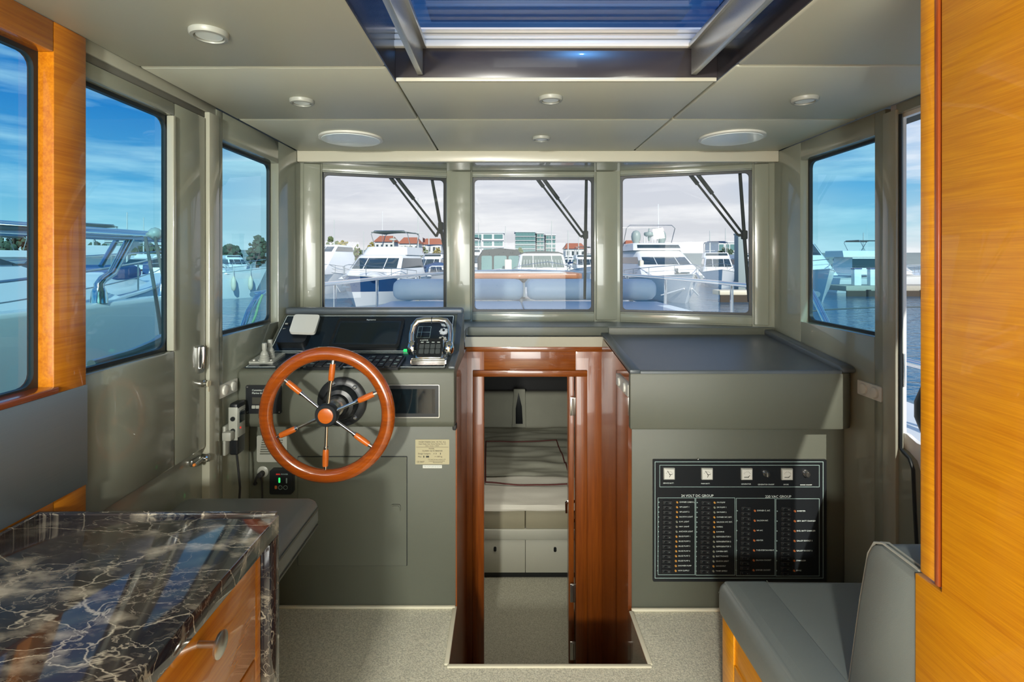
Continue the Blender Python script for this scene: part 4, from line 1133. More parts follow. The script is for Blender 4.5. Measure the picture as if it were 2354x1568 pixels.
m = MB(); m.bx(XL + .052, XL + .055, a.y - .022, a.y + .033, a.z - .02, a.z + .095, .003); m.bx(XL + .018, XL + .054, a.y - .0272, a.y - .0245, a.z - .03, a.z + .10, .002); fp = obj('face_plate', m, K['grey_p'], t)
m = MB(); m.bx(XL + .055, XL + .057, a.y - .014, a.y + .027, a.z + .035, a.z + .082, .001); obj('display', m, K['screen'], fp)
for zz in (.055, .008):
    m = MB(); m.lathe([(.009, 0), (.009, .004)], V((XL + .036, a.y - .0272, a.z + zz)), (0, -1, 0), 14); obj('side_button', m, K['black'], fp)
m = MB(); m.lathe([(.004, 0), (.004, .003)], V((XL + .055, a.y - .008, a.z + .015)), (1, 0, 0), 10); obj('status_light', m, K['led_r'], fp)
m = MB()
c0 = V((XL + .036, a.y, a.z - .085)); m.tube([c0, c0 + V((.004, .004, -.06)), c0 + V((.004, .02, -.15)), c0 + V((-.01, .03, -.30)), c0 + V((-.02, .03, -.55))], .0045, 8); obj('cord', m, K['rubber'], t)

# ------------------------------------------------------------------ right console with the breaker panel
rc = thing('side_console', 'grey vinyl console with a wide flat top right of the doorway', 'console', (1.0, 2.3, 0))
m = MB(); m.prism([(2.20, .797), (2.80, .797), (2.80, 1.098), (2.20, 1.038)], 'x', .5455, XR - .058, .002)
obj('body', m, K['vinyl'], rc)
m = MB(); m.prism([(.518, 2.14), (XR - .058, 2.14), (XR - .02, 2.155), (XR - .004, 2.19), (XR - .004, 2.4), (.5475, 2.4), (.5475, 2.168), (.518, 2.168)], 'z', .797, 1.032, .010); obj('front_roll', m, K['vinyl'], rc)
m = MB(); m.bx(.5455, XR - .002, 2.222, 2.66, 0, .80, .003); obj('base', m, K['vinyl'], rc)
m = MB(); m.prism([(2.165, 1.036), (2.795, 1.097), (2.795, 1.100), (2.165, 1.0395)], 'x', .56, XR - .06); obj('top', m, K['vinyl_top'], rc, label='smooth slate blue top')
m = MB(); m.prism([(2.141, 1.028), (2.80, 1.094), (2.80, 1.112), (2.141, 1.046)], 'x', .518, .562, .006); obj('left_rim', m, K['vinyl_top'], rc)
m = MB(); m.prism([(2.143, 1.030), (2.80, 1.096), (2.80, 1.128), (2.17, 1.060), (2.143, 1.050)], 'x', XR - .062, XR - .002, .01); obj('right_rim', m, K['vinyl_top'], rc)
m = MB(); m.bx(.56, XR - .06, 2.143, 2.165, 1.02, 1.043, .007, 3); obj('front_rim', m, K['vinyl_top'], rc)
m = MB(); m.bx(.56, XR - .002, 2.786, 2.802, 1.092, 1.136, .004); obj('back_rim', m, K['vinyl'], rc)

fp_ = Fr((0, 2.222, 0), (1, 0, 0), (0, 0, 1)); fp_.n = V((0, -1, 0))
q = fp_.rect(1500, 1055, 1897, 1334)
bp = thing('breaker_panel', 'black electrical breaker panel with white lettering on the right console', 'control panel', fp_.at((q[0] + q[1]) / 2, q[2]))
m = MB(); m.plate(rrect(*q, .003), 0, .010, M=fp_.M); obj('plate', m, K['black'], bp)
HH = .0102
def pr(x0, y0, x1, y1):
    return fp_.rect(x0, y0, x1, y1, HH)
m = MB()
def lring(x0, y0, x1, y1, w=.0022):
    a = pr(x0, y0, x1, y1)
    m.ring(rrect(*a, .002), rrect(a[0] + w, a[1] - w, a[2] + w, a[3] - w, .001), .010, .0105, M=fp_.M)
lring(1505, 1061, 1893, 1330, .003); lring(1516, 1069, 1884, 1120)
lring(1512, 1144, 1598, 1322); lring(1599, 1144, 1690, 1323); lring(1692, 1145, 1782, 1324); lring(1783, 1146, 1884, 1325)
obj('border_lines', m, K['print_grey'], bp)
m = MB()
def bt(s_, px, py, sz, al='LEFT'):
    u, v = fp_.uv(px, py, HH); m.text(s_, sz, fp_.loc(u, v, HH), al)
bt('24 VOLT DC GROUP', 1603, 1140, .0150, 'CENTER'); bt('220 VAC GROUP', 1789, 1142, .0150, 'CENTER')
for s_, px, py in (('SERVICE BATT.', 1537, 1111), ('MAIN BATT.', 1622, 1112), ('GENERATOR', 1715, 1113), ('GENERATOR ON/OFF', 1761, 1114), ('SHORE', 1807, 1114), ('SHORE ON/OFF', 1853, 1115)):
    bt(s_, px, py, .0072, 'CENTER')
c1 = ['OWNER CABIN L.', 'VIP LIGHT 1', 'VIP LIGHT 2', 'SALOON LIGHT', 'G.W. LIGHT', 'NAV. LIGHT', 'ANCHOR LIGHT', 'BILGE PUMP 1', 'BILGE PUMP 2', 'BILGE PUMP 3', 'BILGE PUMP 4', 'BILGE PUMP 5', 'BILGE PUMP 6', 'SHOWER PUMP', 'W/W SUPPLY']
c2 = ['FW PUMP', 'SW PUMP 1', 'SW PUMP 2', 'OWNER WC SIST.', 'SALOON WC SIST.', 'WIPERS', 'E.HORNS', 'REFRIGERATOR 1', 'REFRIGERATOR 2', 'REFRIGERATOR 3', 'CAMERA SIST.', 'ELECTRONICS', 'SEARCH LIGHT', 'GANGWAY', 'TANK LEVELS']
c3 = ['OWNER C. A/C', 'SALOON A/C', 'VIP A/C', 'HEATER', 'TV/ENTERTAINMENT', 'SALOON SOCKET', 'OWNER SOCKET']
c4 = ['INVERTER', 'SERV. BATT CHARGER', 'ENG. BATT CHARGER', 'GALLEY SOCKET 1', 'GALLEY SOCKET 2', 'STABILIZER', 'SPARE']
lit1 = 'OOOOGGGYOOOYOOO'; lit2 = 'OGGOOYYGGGGGGYG'
rows = []
for i in range(15):
    y = 1154.5 + 11.25 * i
    bt(c1[i], 1562 - .25 * i, y, .0082); bt(c2[i], 1648 - .2 * i, y + .8, .0082)
    rows.append((1556.5 - .25 * i, y, lit1[i], 1534 - .2 * i, 1)); rows.append((1642.5 - .2 * i, y + .8, lit2[i], 1622 - .2 * i, 1))
for i in range(7):
    y = 1174 + 22.8 * i
    bt(c3[i], 1740 - .5 * i, y, .0082); bt(c4[i], 1832 - .3 * i, y + 1, .0082)
    rows.append((1735 - .5 * i, y, 'RRRRRRR'[i], 1714 - .4 * i, 2)); rows.append((1827 - .3 * i, y + 1, 'RRRRRRR'[i], 1806 - .3 * i, 2))
obj('lettering', m, K['print_white'], bp, kind='stuff')
lk = dict(O='lamp_o', Y='lamp_o', G='lamp_g', R='lamp_r')
for px, py, c, bxx, n2 in rows:
    u, v = fp_.uv(px, py, HH)
    m = MB(); m.cyl(fp_.at(u, v, .010), fp_.at(u, v, .0145), .0045, .0035, seg=8); obj('indicator_lamp', m, K[lk[c]], bp)
    u, v = fp_.uv(bxx, py, HH)
    br = None
    for k in range(n2):
        dv = 0 if n2 == 1 else (-.0105, .0105)[k]
        m = MB(); m.box((u, v + dv, .013), (.040, .0165, .008), fp_.M, .0015, 1); br = obj('breaker', m, K['rubber'], bp)
        m = MB(); m.box((u - .006, v + dv, .019), (.012, .006, .010), fp_.M); obj('toggle', m, K['black'], br)
        m = MB(); m.box((u - .011, v + dv + .002, .0172), (.003, .003, .0006), fp_.M); m.box((u + .010, v + dv - .001, .0172), (.004, .0014, .0006), fp_.M); obj('marking', m, K['print_grey'], br)
    m = MB(); m.cyl(fp_.at(u - .036, v, .010), fp_.at(u - .036, v, .0115), .0025, seg=8); obj('screw', m, K['print_grey'], bp)
for i, px in enumerate((1537.5, 1624.5, 1715.5, 1808)):
    u, v = fp_.uv(px, 1088 + i * .4, HH)
    m = MB(); m.box((u, v, .013), (.048, .050, .010), fp_.M, .002); gg = obj('gauge', m, K['grey_p'], bp, label='square pale gauge with needle')
    m = MB(); m.box((u, v - .001, .0182), (.041, .041, .001), fp_.M); obj('dial', m, K['white'], gg)
    m = MB()
    if i < 2:
        m.box((0, .008, 0), (.0022, .022, .001), fp_.loc(u + .002, v - .002, .0192, .6)); m.box((0, 0, 0), (.014, .0018, .001), fp_.loc(u + .006, v - .002, .0192, .1)); m.box((0, 0, 0), (.0018, .010, .001), fp_.loc(u + .002, v - .009, .0192, -.5))
    else:
        m.box((0, 0, 0), (.020, .0024, .001), fp_.loc(u - .003, v - .012, .0192)); m.box((0, 0, 0), (.010, .0016, .001), fp_.loc(u + .008, v - .008, .0192, .7))
    for k in range(6):
        an = math.radians(30 + 24 * k); m.box((0, 0, 0), (.003, .001, .001), fp_.loc(u + .015 * math.cos(an), v - .004 + .015 * math.sin(an), .0192, an))
    obj('needle', m, K['print_black'], gg)
for px in (1761.5, 1853.5):
    u, v = fp_.uv(px, 1088.5, HH)
    m = MB(); m.lathe([(.0145, .010), (.0145, .014), (.011, .018), (.010, .024)], fp_.at(u, v), fp_.n, 20); m.box((u, v, .026), (.004, .018, .006), fp_.M); obj('key_switch', m, K['steel'], bp, label='round chrome switch')
u, v = fp_.uv(1605, 1056, HH)
obj('stud', MB().sphere(fp_.at(u, v, .010), .004), K['steel'], bp)

# ------------------------------------------------------------------ seats
hs = thing('helm_bench', 'grey vinyl fold out helm seat behind the marble counter', 'seat', (-.85, 1.5, .3))
m = MB(); m.box((-.856, 1.50, .645), (.465, .52, .105), bev=.035, seg=4)
m.disp(lambda c: V((c.x, c.y, c.z + (.012 if c.z > .65 else 0) * (1 - min(1, ((c.x + .856) / .25) ** 2)) ))); obj('cushion', m, K['vinyl_lt'], hs)
m = MB(); pts = [(-.856 + sx * .2345, 1.50 + sy * .262, .672) for sx, sy in ((-1, -.85), (-.85, -1), (.85, -1), (1, -.85), (1, .85), (.85, 1), (-.85, 1), (-1, .85))]
m.tube(pts, .0035, 6, closed=True); m.tube([(p[0], p[1], .618) for p in pts], .0035, 6, closed=True); obj('piping', m, K['vinyl'], hs)
m = MB(); m.bx(-1.02, -.70, 1.205, 1.60, .545, .60, .006); m.bx(-.92, -.80, 1.205, 1.30, .20, .56, .005); obj('bracket', m, K['black'], hs)

# bench base, cushion, backrest at the right
bn = thing('passenger_bench', 'grey vinyl bench seat on a wood base at the right', 'bench', (1.05, 1.4, 0))
m = MB(); m.bx(.702, XR - .004, .98, 1.655, 0, .365, .002); obj('base', m, K['wood_r'], bn)
m = MB(); m.bx(.696, .703, 1.575, 1.655, 0, .365, .002); obj('stile', m, K['wood_r'], bn)
m = MB(); m.bx(.696, .703, 1.0, 1.570, .03, .27, .002); dr = obj('drawer', m, K['wood_r'], bn)
m = MB(); m.bx(.683, 1.452, 1.0, 1.675, .358, .468, .032, 4)
def bulge(c):
    return V((c.x, c.y, c.z + (.010 * math.exp(-((c.x - .76) / .06) ** 2) if c.z > .42 else 0)))
m.disp(bulge); obj('seat', m, K['vinyl_lt'], bn)
m = MB(); m.bx(.70, .842, 1.004, 1.662, .452, .4735, .018, 4); obj('front_roll', m, K['vinyl_lt'], bn)
m = MB(); m.tube([(.686, 1.03, .438), (.686, 1.655, .438), (.70, 1.668, .438)], .003, 6); m.tube([(.8435, 1.01, .4675), (.8435, 1.665, .4675)], .0022, 6); m.tube([(.687, 1.03, .392), (.687, 1.655, .392)], .002, 6); obj('seam', m, K['vinyl'], bn)
# backrest: its left end faces the aisle
prof = [(1.245, .40), (1.262, .47), (1.222, .70), (1.196, .82), (1.176, .856), (1.15, .868), (1.05, .868), (1.036, .855), (1.036, .40)]
m = MB(); m.prism(prof, 'x', .832, 1.45, .014); obj('backrest', m, K['vinyl_lt'], bn)
def seam(off, x):
    return [(x, y, z) for y, z in prof[:8]]
m = MB(); m.tube([(.842, y + .001, z + .002) for y, z in prof[:7]], .0030, 6); m.tube([(.856, y + .002, z + .002) for y, z in prof[2:7]], .0022, 6); obj('stitching', m, K['grey_p'], bn)

# ------------------------------------------------------------------ galley counter at the left
gc = thing('galley_cabinet', 'orange wood galley cabinet with drawers and a knob', 'cabinet', (-.82, .7, 0))
m = MB(); m.bx(XL + .014, -.548, .15, 1.145, 0, .865, .002); obj('body', m, K['wood_l'], gc)
m = MB(); m.bx(-.549, -.540, 1.118, 1.1455, 0, .865, .001); obj('stile', m, K['wood_l'], gc)
m = MB(); m.bx(-.549, -.536, .42, 1.115, .645, .862, .0025); dr = obj('drawer', m, K['wood_l'], gc)
b0 = V((-.536, .905, .832 - .004))
m = MB(); m.lathe([(.0055, 0), (.0055, .028), (.008, .034), (.021, .037), (.022, .041), (.018, .043)], b0, (1, 0, 0), 28); obj('knob', m, K['steel'], dr)
m = MB(); m.bx(-.549, -.536, .42, 1.115, .05, .64, .0025); obj('cupboard_door', m, K['wood_l'], gc)
m = MB(); m.bx(-.549, -.536, .16, .415, .05, .862, .0025); obj('cupboard_door', m, K['wood_l'], gc)
mt = thing('marble_counter', 'dark veined marble worktop with a marble end panel', 'worktop', (-.82, .7, 0))
m = MB(); m.bx(XL + .018, -.522, .15, 1.20, .866, .910, .003); obj('top', m, K['marble'], mt)
m = MB(); m.bx(XL + .018, -.522, 1.150, 1.20, .0, .8655, .002); obj('end_panel', m, K['marble'], mt)
m = MB(); m.bx(XL + .018, -.530, 1.196, 1.210, .90, .914, .002); m.bx(XL + .017, XL + .028, .15, 1.20, .909, .914, .002); obj('upstand', m, K['marble'], mt)
# ------------------------------------------------------------------ our own foredeck, rails and wipers
ZW = -1.2
m = MB()
m.prism([(-2.02, -3.0), (-2.02, 4.5), (-1.85, 5.74), (-1.06, 5.74), (-1.06, 3.2), (-1.16, 3.2), (-1.16, -3.0)], 'z', .55, .62)
m.prism([(2.5, -3.0), (2.5, 4.5), (2.36, 5.74), (1.46, 5.74), (1.46, 3.2), (1.52, 3.2), (1.52, -3.0)], 'z', .55, .62)
m.prism([(-1.85, 5.74), (-1.75, 7.0), (-1.0, 9.6), (.25, 11.6), (1.5, 9.6), (2.25, 7.0), (2.36, 5.74)], 'z', .55, .62)
fd = obj('foredeck', m, K['gel'], label='white foredeck and side decks of this yacht', cat='deck')
co = [(-1.22, 2.875), (-1.22, 5.2), (-.85, 7.4), (-.35, 9.0), (.75, 9.0), (1.25, 7.4), (1.62, 5.2), (1.62, 2.875)]
ci = [(1.48, 2.875), (1.48, 5.7), (1.05, 7.2), (.60, 8.8), (-.20, 8.8), (-.65, 7.2), (-1.08, 5.7), (-1.08, 2.875)]
m = MB(); m.prism(co + ci, 'z', .62, 1.0); m.prism(co, 'z', 1.002, 1.03, .01); obj('coachroof', m, K['gel'], fd)
def pad_(x0, x1, lab):
    m = MB(); m.bx(x0, x1, 3.14, 5.25, 1.03, 1.085, .025, 3)
    m.disp(lambda c: V((c.x, c.y, c.z + (.007 * mnoise.noise(V((c.x * 3, c.y * 3, 1))) if c.z > 1.05 else 0))))
    obj('sunbed_pad', m, K['pad'], label=lab, cat='sunbed pad', group='sunbed pads on the foredeck')
pad_(-1.16, .165, 'left pale blue sunbed pad lying in front of the windscreen'); pad_(.175, 1.56, 'right pale blue sunbed pad lying in front of the windscreen')
def bolster(px0, px1, lab):
    a = P(px0, 665, 5.35); b = P(px1, 665, 5.35)
    t = thing('bolster', lab, 'cushion', V(((a.x + b.x) / 2, 5.35, 1.085)), 'bolsters at the head of the sunbed')
    m = MB(); m.lathe([(.02, 0), (.07, .008), (.100, .04), (.110, .09), (.110, b.x - a.x - .09), (.100, b.x - a.x - .04), (.07, b.x - a.x - .008), (.02, b.x - a.x)], V((a.x, 5.35, 1.196)), (1, 0, 0), 28)
    obj('roll', m, K['pad'], t)
    for x in (a.x + .25, b.x - .25):
        m = MB(); m.bx(x - .02, x + .02, 5.33, 5.37, 1.05, 1.10); obj('strap', m, K['steel'], t)
bolster(905, 1203, 'long pale bolster left of the middle across the foredeck'); bolster(1211, 1506, 'long pale bolster right of the middle across the foredeck')
t = thing('deck_table', 'varnished wood deck table beyond the bolsters', 'table', (.3, 6.1, 1.03))
m = MB(); m.prism([(-.55, 5.75), (.80, 5.72), (.87, 5.80), (.87, 6.7), (.78, 6.8), (-.55, 6.8)], 'z', 1.292, 1.352, .012); obj('table_top', m, K['teak'], t)
m = MB(); m.prism([(-.50, 5.85), (.70, 5.82), (.70, 6.6), (-.50, 6.6)], 'z', 1.351, 1.355); obj('inlay', m, K['gel_sh'], t)
m = MB(); m.lathe([(.14, 0), (.14, .015), (.05, .03), (.045, .20), (.10, .262)], V((.20, 6.2, 1.03)), (0, 0, 1), 20); obj('pedestal', m, K['steel'], t)
# bow rail
def rail(pts, posts, lab, zb=.6, name='bow_rail', r=.022):
    t = thing(name, lab, 'railing', (pts[0][0], pts[0][1], zb))
    m = MB(); m.tube(pts, r, 10); obj('top_rail', m, K['chrome'], t)
    for p in posts:
        m = MB(); m.tube([p, (p[0], p[1], zb + .02)], .018, 8); m.lathe([(.035, 0), (.03, .015), (.02, .03)], (p[0], p[1], zb + .015), (0, 0, 1), 12); obj('stanchion', m, K['chrome'], t)
    return t
lp = [(-1.95, 4.0, 1.235), (-1.85, 4.9, 1.255), (-1.72, 5.8, 1.262), (-1.55, 7.0, 1.268), (-1.25, 8.6, 1.272), (-.85, 10.0, 1.275), (-.2, 11.2, 1.275), (.25, 11.55, 1.275)]
def on(pl, px):
    for a, b in zip(pl, pl[1:]):
        a, b = V(a), V(b)
        for k in range(41):
            q = a.lerp(b, k / 40)
            if abs(CX + q.x * FPX / q.y - px) < 3: return (q.x, q.y, q.z)
    return pl[1]
rail(lp, [on(lp, 773), on(lp, 868), on(lp, 965)], 'polished bow rail curving away left of the foredeck')
rp = [(2.42, 4.0, 1.235), (2.36, 4.9, 1.255), (2.26, 5.8, 1.262), (2.08, 7.0, 1.268), (1.76, 8.6, 1.272), (1.36, 10.0, 1.275), (.7, 11.2, 1.275), (.25, 11.55, 1.275)]
rail(rp, [on(rp, 1680), on(rp, 1528), on(rp, 1440)], 'polished bow rail curving away right of the foredeck')
# left bulwark and side rail
m = MB(); m.prism([(-1.80, .60), (-1.83, 1.29), (-1.84, 1.305), (-1.93, 1.305), (-1.95, 1.28), (-2.02, .60)], 'y', -2.8, 3.05, .008)
obj('bulwark', m, K['gel'], label='white bulwark along the left side deck', cat='bulwark')
m = MB(); m.tube([(-1.86, -2.8, 1.60), (-1.86, 3.1, 1.625)], .028, 12); t = thing('side_rail', 'polished side rail above the left bulwark with slanted braces', 'railing', (-1.86, 1.5, 1.3)); obj('top_rail', m, K['chrome'], t)
def strut(px0, py0, px1, py1, x, r):
    a = PX(px0, py0, x); b = PX(px1, py1, x)
    return a, b
a, b = PX(350, 548, -1.86), PX(228, 672, -1.86)
b.z = 1.39
m = MB(); m.tube([PX(300, 548, -1.86), PX(258, 628, -1.86), b + V((0, .02, .02)), b, V((b.x, b.y, 1.30))], .020, 10); m.lathe([(.035, 0), (.03, .05), (.024, .07)], V((b.x, b.y, 1.303)), (0, 0, 1), 12); obj('brace', m, K['chrome'], t)
m = MB(); m.tube([PX(268, 552, -1.90), PX(232, 612, -1.90)], .012, 8); obj('brace', m, K['chrome'], t)
m = MB(); m.tube([PX(399, 596, -1.86), PX(377, 636, -1.86), V((-1.86, PX(371, 650, -1.86).y, 1.30))], .016, 8); obj('brace', m, K['chrome'], t)
c = PX(357, 538, -1.83)
obj('joint', MB().sphere(c, .035, sub=2), K['dome'], t)
# two dark cords hanging from the rail
for i, (p0, p1, p2) in enumerate((((334, 545), (352, 640), (372, 772)), ((356, 545), (378, 655), (400, 745)))):
    a, b, c_ = PX(*p0, -1.80), PX(*p1, -1.70), PX(*p2, -1.36)
    pts = [(a * (1 - s) ** 2 + b * 2 * s * (1 - s) + c_ * s * s) for s in [k / 12 for k in range(13)]]
    m = MB(); m.tube(pts, .0075, 6)
    obj('lashing_cord', m, K['rope'], label=('left' if i == 0 else 'right') + ' dark cord hanging from the side rail outside the side door', cat='cord', group='cords outside the side door')
m = MB(); m.tube([PX(210, 838, -1.26), PX(300, 812, -1.26), PX(350, 793, -1.26), PX(396, 768, -1.26)], [.014, .014, .018, .022], 10); m.bx(-1.29, -1.22, PX(372, 780, -1.26).y, PX(398, 780, -1.26).y, PX(385, 790, -1.26).z, PX(385, 768, -1.26).z, .008)
obj('outer_rail', m, K['steel'], d1, label='metal rail along the outside of the door window')
# bow rail seen through the small left window with a rope round it
a = [PX(x, y, -1.75) for x, y in ((555, 762), (572, 715), (590, 684), (606, 673), (640, 668))]
t = thing('boarding_rail', 'blue tinged side rail with a green white rope outside the small left window', 'railing', a[2])
m = MB(); m.tube(a, .020, 10); obj('tube', m, K['chrome'], t)
ro = [PX(x, y, -1.70) for x, y in ((603, 678), (594, 702), (588, 724), (580, 745), (574, 760))]
obj('mooring_rope', MB().tube(ro, .0085, 8), K['rope_g'], label='green and white rope hanging beside the side rail', cat='rope')
# right side rail and bow line
t = thing('side_rail', 'polished side rail outside the right doorway', 'railing', (2.25, 3.0, .62))
r_ = [PX(x, y, 2.25) for x, y in ((1846, 640), (1876, 692), (1900, 742), (1920, 775))]
m = MB(); m.tube(r_, .022, 10); obj('brace', m, K['chrome'], t)
m = MB(); m.tube([(2.25, 1.0, .93), (2.25, 3.9, .93)], .022, 10); obj('tube', m, K['chrome'], t)
for y in (1.2, 2.5, 3.8):
    m = MB(); m.tube([(2.25, y, .93), (2.25, y, .62)], .016, 8); obj('stanchion', m, K['chrome'], t)
m = MB(); m.tube([V((5.9, 11.8, ZW)), P(1815, 720, 12), P(1900, 712, 12), P(2010, 707, 12), P(2150, 705, 12.5), V((26, 30, -.9)), V((34, 38.7, ZW + .79))], .018, 6)
obj('mooring_rope', m, K['rope'], label='thin dark mooring line stretched over the water at the right', cat='rope')
m = MB(); m.lathe([(.02, 0), (.05, .02), (.07, .08), (.07, .14), (.05, .20), (.02, .22)], PX(2152, 1010, 1.72), (0, 0, 1), 18)
obj('fender', m, K['rubber'], label='dark fender hanging just outside the right doorway', cat='fender')

# wipers, hung from above the windscreen
def wiper(f, arms, blade, no):
    def q(px, py, h=-.10):
        u, v = f.uv(px, py, h); return f.at(u, v, h)
    t = thing('windscreen_wiper', ('left', 'middle', 'right')[no] + ' windscreen wiper with a twin arm and dark blade', 'wiper', q(*arms[0][0][0]), 'windscreen wipers')
    for (p0, p1), brk in arms:
        a, b = q(*p0), q(*p1)
        a2 = a + (a - b) * .25
        m = MB(); m.tube([a2, a.lerp(b, brk)], .0115, 8); m.tube([a.lerp(b, brk), b], .0065, 8); obj('arm', m, K['canvas_dk'], t)
    pts = [q(*p) for p in blade]
    a2 = pts[0] + (pts[0] - pts[1]) * .2
    m = MB(); m.tube([a2] + pts, [.006, .009, .010, .008][:len(pts) + 1] if len(pts) < 4 else .009, 8); m.tube([x + V((0, .012, 0)) for x in pts], .005, 6); bl_ = obj('blade', m, K['canvas_dk'], t)
    a = q(*arms[0][0][1]); b = q(*arms[1][0][1])
    k = q(*blade[-2])
    m = MB(); m.tube([a, a.lerp(k, .5), k], .008, 8); m.box(k, (.03, .03, .05), None, .006); obj('yoke', m, K['canvas_dk'], t)
def arm(p0, p1, brk): return ((p0, p1), brk)
wiper(WF[0][0], [arm((893, 402), (1003, 544), .14), arm((909, 404), (1013, 537), .40)], [(992, 406), (1013, 520), (1026, 600)], 0)
wiper(WF[1][0], [arm((1233, 408), (1335, 544), .16), arm((1247, 408), (1343, 539), .38)], [(1348, 407), (1346, 540), (1344, 688)], 1)
wiper(WF[2][0], [arm((1584, 398), (1697, 541), .18), arm((1600, 396), (1706, 535), .36)], [(1701, 392), (1711, 540), (1723, 694)], 2)

# ------------------------------------------------------------------ the marina
m = MB(); m.bx(-420, 420, -60, 620, ZW - .02, ZW)
obj('sea', m, K['water'], label='rippled blue green harbour water', cat='water')

def bar_rail(m, pts, r=.02, down=.45, every=1, base=None):
    m.tube(pts, r, 6)
    for p in pts[::every]:
        m.tube([p, (p[0], p[1], p[2] - down)], r * .8, 5)

def outline(L, B, k, zfn, n=13, rake=0.0, full=.45, pw=2.3):
    """closed loop: port stern to bow to starboard stern; bow at +y"""
    side = []
    for i in range(n):
        t = i / (n - 1)
        w = B / 2 * k * (1 - max(0.0, (t - full) / (1 - full)) ** pw)
        side.append((w, L * t * (1 - rake), zfn(t)))
    pts = [V((-w, y, z)) for w, y, z in side]
    pts += [V((w, y, z)) for w, y, z in reversed(side[:-1])]
    return pts

def motor_yacht(name, label, loc, head, L, B, fb, hullmat='gel', band=None, house=None, fly=None, bimini=None, extras=None, cat='boat', group=None, rails=True, house2=None):
    """hull with optional coloured band, deck house with dark windows, flybridge"""
    root = thing(name, label, cat, (0, 0, 0), group)
    sheer = lambda t: fb * (.80 + .42 * t ** 1.6)
    keel = outline(L, B, .30, lambda t: -.35 + .25 * t, rake=.14)
    wl_ = outline(L, B, .74, lambda t: 0.0, rake=.10)
    mid = outline(L, B, .92, lambda t: sheer(t) * .48, rake=.05)
    top = outline(L, B, 1.0, sheer)
    m = MB(); m.loft([keel, wl_]); obj('bottom', m, K['antifoul'], root)
    m = MB(); m.loft([wl_, mid] + ([] if band else [top])); obj('hull', m, K[hullmat], root)
    if band:
        m = MB(); m.loft([mid, top]); obj('hull_band', m, K[band], root, label='coloured upper hull band')
    rub = [p + V((0, 0, .02)) for p in top]
    inn = [V((p.x * .93, p.y * .985, p.z + .06)) for p in top]
    m = MB(); m.loft([[p * 1.0 for p in top], [V((p.x * 1.01, p.y, p.z + .05)) for p in top], inn]); obj('deck', m, K['gel'], root)
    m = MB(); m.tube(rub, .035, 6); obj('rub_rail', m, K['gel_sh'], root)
    def block(y0, y1, w0, w1, z0, z1, rf, ra, r=.28, nm='deck_house', mt_='gel', parent=root):
        """loft with raked front (rf) and back (ra); returns lo/hi loops"""
        def lp(s):
            ya = y0 + ra * s; yb = y1 - rf * s; w = (w0 + (w1 - w0) * s) / 2; z = z0 + (z1 - z0) * s
            q = [(-w, ya), (-w, yb - r * 1.3), (-w * .86, yb - r * .45), (-w * .5, yb - r * .08), (0, yb), (w * .5, yb - r * .08), (w * .86, yb - r * .45), (w, yb - r * 1.3), (w, ya)]
            return [V((x, y, z)) for x, y in q]
        m = MB(); m.loft([lp(0), lp(.94), [V((p.x * .95, (p.y - (y0 + y1) / 2) * .97 + (y0 + y1) / 2, p.z)) for p in lp(1.0)]])
        o = obj(nm, m, K[mt_], parent)
        return o, lp
    def win(o, lp, s0, s1, i0, i1, nm='windscreen', mt_='boatglass', off=.03):
        a, b = lp(s0), lp(s1)
        c = sum(a, V()) / len(a)
        def out(p):
            d = V((p.x - c.x, p.y - c.y, 0)); d.normalize(); return p + d * off
        m = MB(); m.loft([[out(p) for p in a[i0:i1 + 1]] + [p for p in reversed(a[i0:i1 + 1])], [out(p) for p in b[i0:i1 + 1]] + [p for p in reversed(b[i0:i1 + 1])]])
        return obj(nm, m, K[mt_], o)
    if house:
        y0, y1, w0, w1, z0, z1, rf, ra, s0, s1 = house
        o, lp = block(y0, y1, w0, w1, z0, z1, rf, ra)
        wd = win(o, lp, s0, s1, 2, 6)
        win(o, lp, s0 + .02, s1, 0, 1, 'side_window'); win(o, lp, s0 + .02, s1, 7, 8, 'side_window')
        m = MB()
        for x in (-.18 * w0, .18 * w0):
            za = z0 + (z1 - z0) * s0; zb_ = z0 + (z1 - z0) * s1
            m.tube([(x, y1 - rf * s0 + .04, za), (x * .97, y1 - rf * s1 + .04, zb_)], .028, 5)
        obj('mullion', m, K['gel'], wd)
    if house2:
        y0, y1, w0, w1, z0, z1, rf, ra, s0, s1 = house2
        o, lp = block(y0, y1, w0, w1, z0, z1, rf, ra, nm='coachroof')
        if s1 > s0:
            win(o, lp, s0, s1, 0, 1, 'side_window'); win(o, lp, s0, s1, 7, 8, 'side_window')
    if fly:
        y0, y1, w0, w1, z0, z1, rf, ra, s0, s1 = fly
        o, lp = block(y0, y1, w0, w1, z0, z1, rf, ra, nm='flybridge')
        if s1 > s0: win(o, lp, s0, s1, 2, 6, 'wind_deflector', off=.02)
    if bimini:
        y0, y1, w, z0, z1, full = bimini
        m = MB()
        for y in ((y0 + y1) / 2 - .25 * (y1 - y0), y0 * .3 + y1 * .7):
            yy = y0 if y < (y0 + y1) / 2 else y1
            m.tube([(-w / 2, y, z0), (-w / 2, yy, z1 - .25), (-w / 2 + .25, yy, z1 - .02), (w / 2 - .25, yy, z1 - .02), (w / 2, yy, z1 - .25), (w / 2, y, z0)], .03, 6)
        obj('bimini_frame', m, K['steel'], root)
        if full:
            m = MB(); m.loft([[V((x, y, z1 + .10 * (1 - (2 * x / w) ** 2) - .1 + d)) for x, d in [(w * (i / 8 - .5), 0) for i in range(9)] + [(w * (.5 - i / 8), -.05) for i in range(9)]] for y in (y0, (y0 + y1) / 2, y1)]); obj('bimini_top', m, K[full], root)
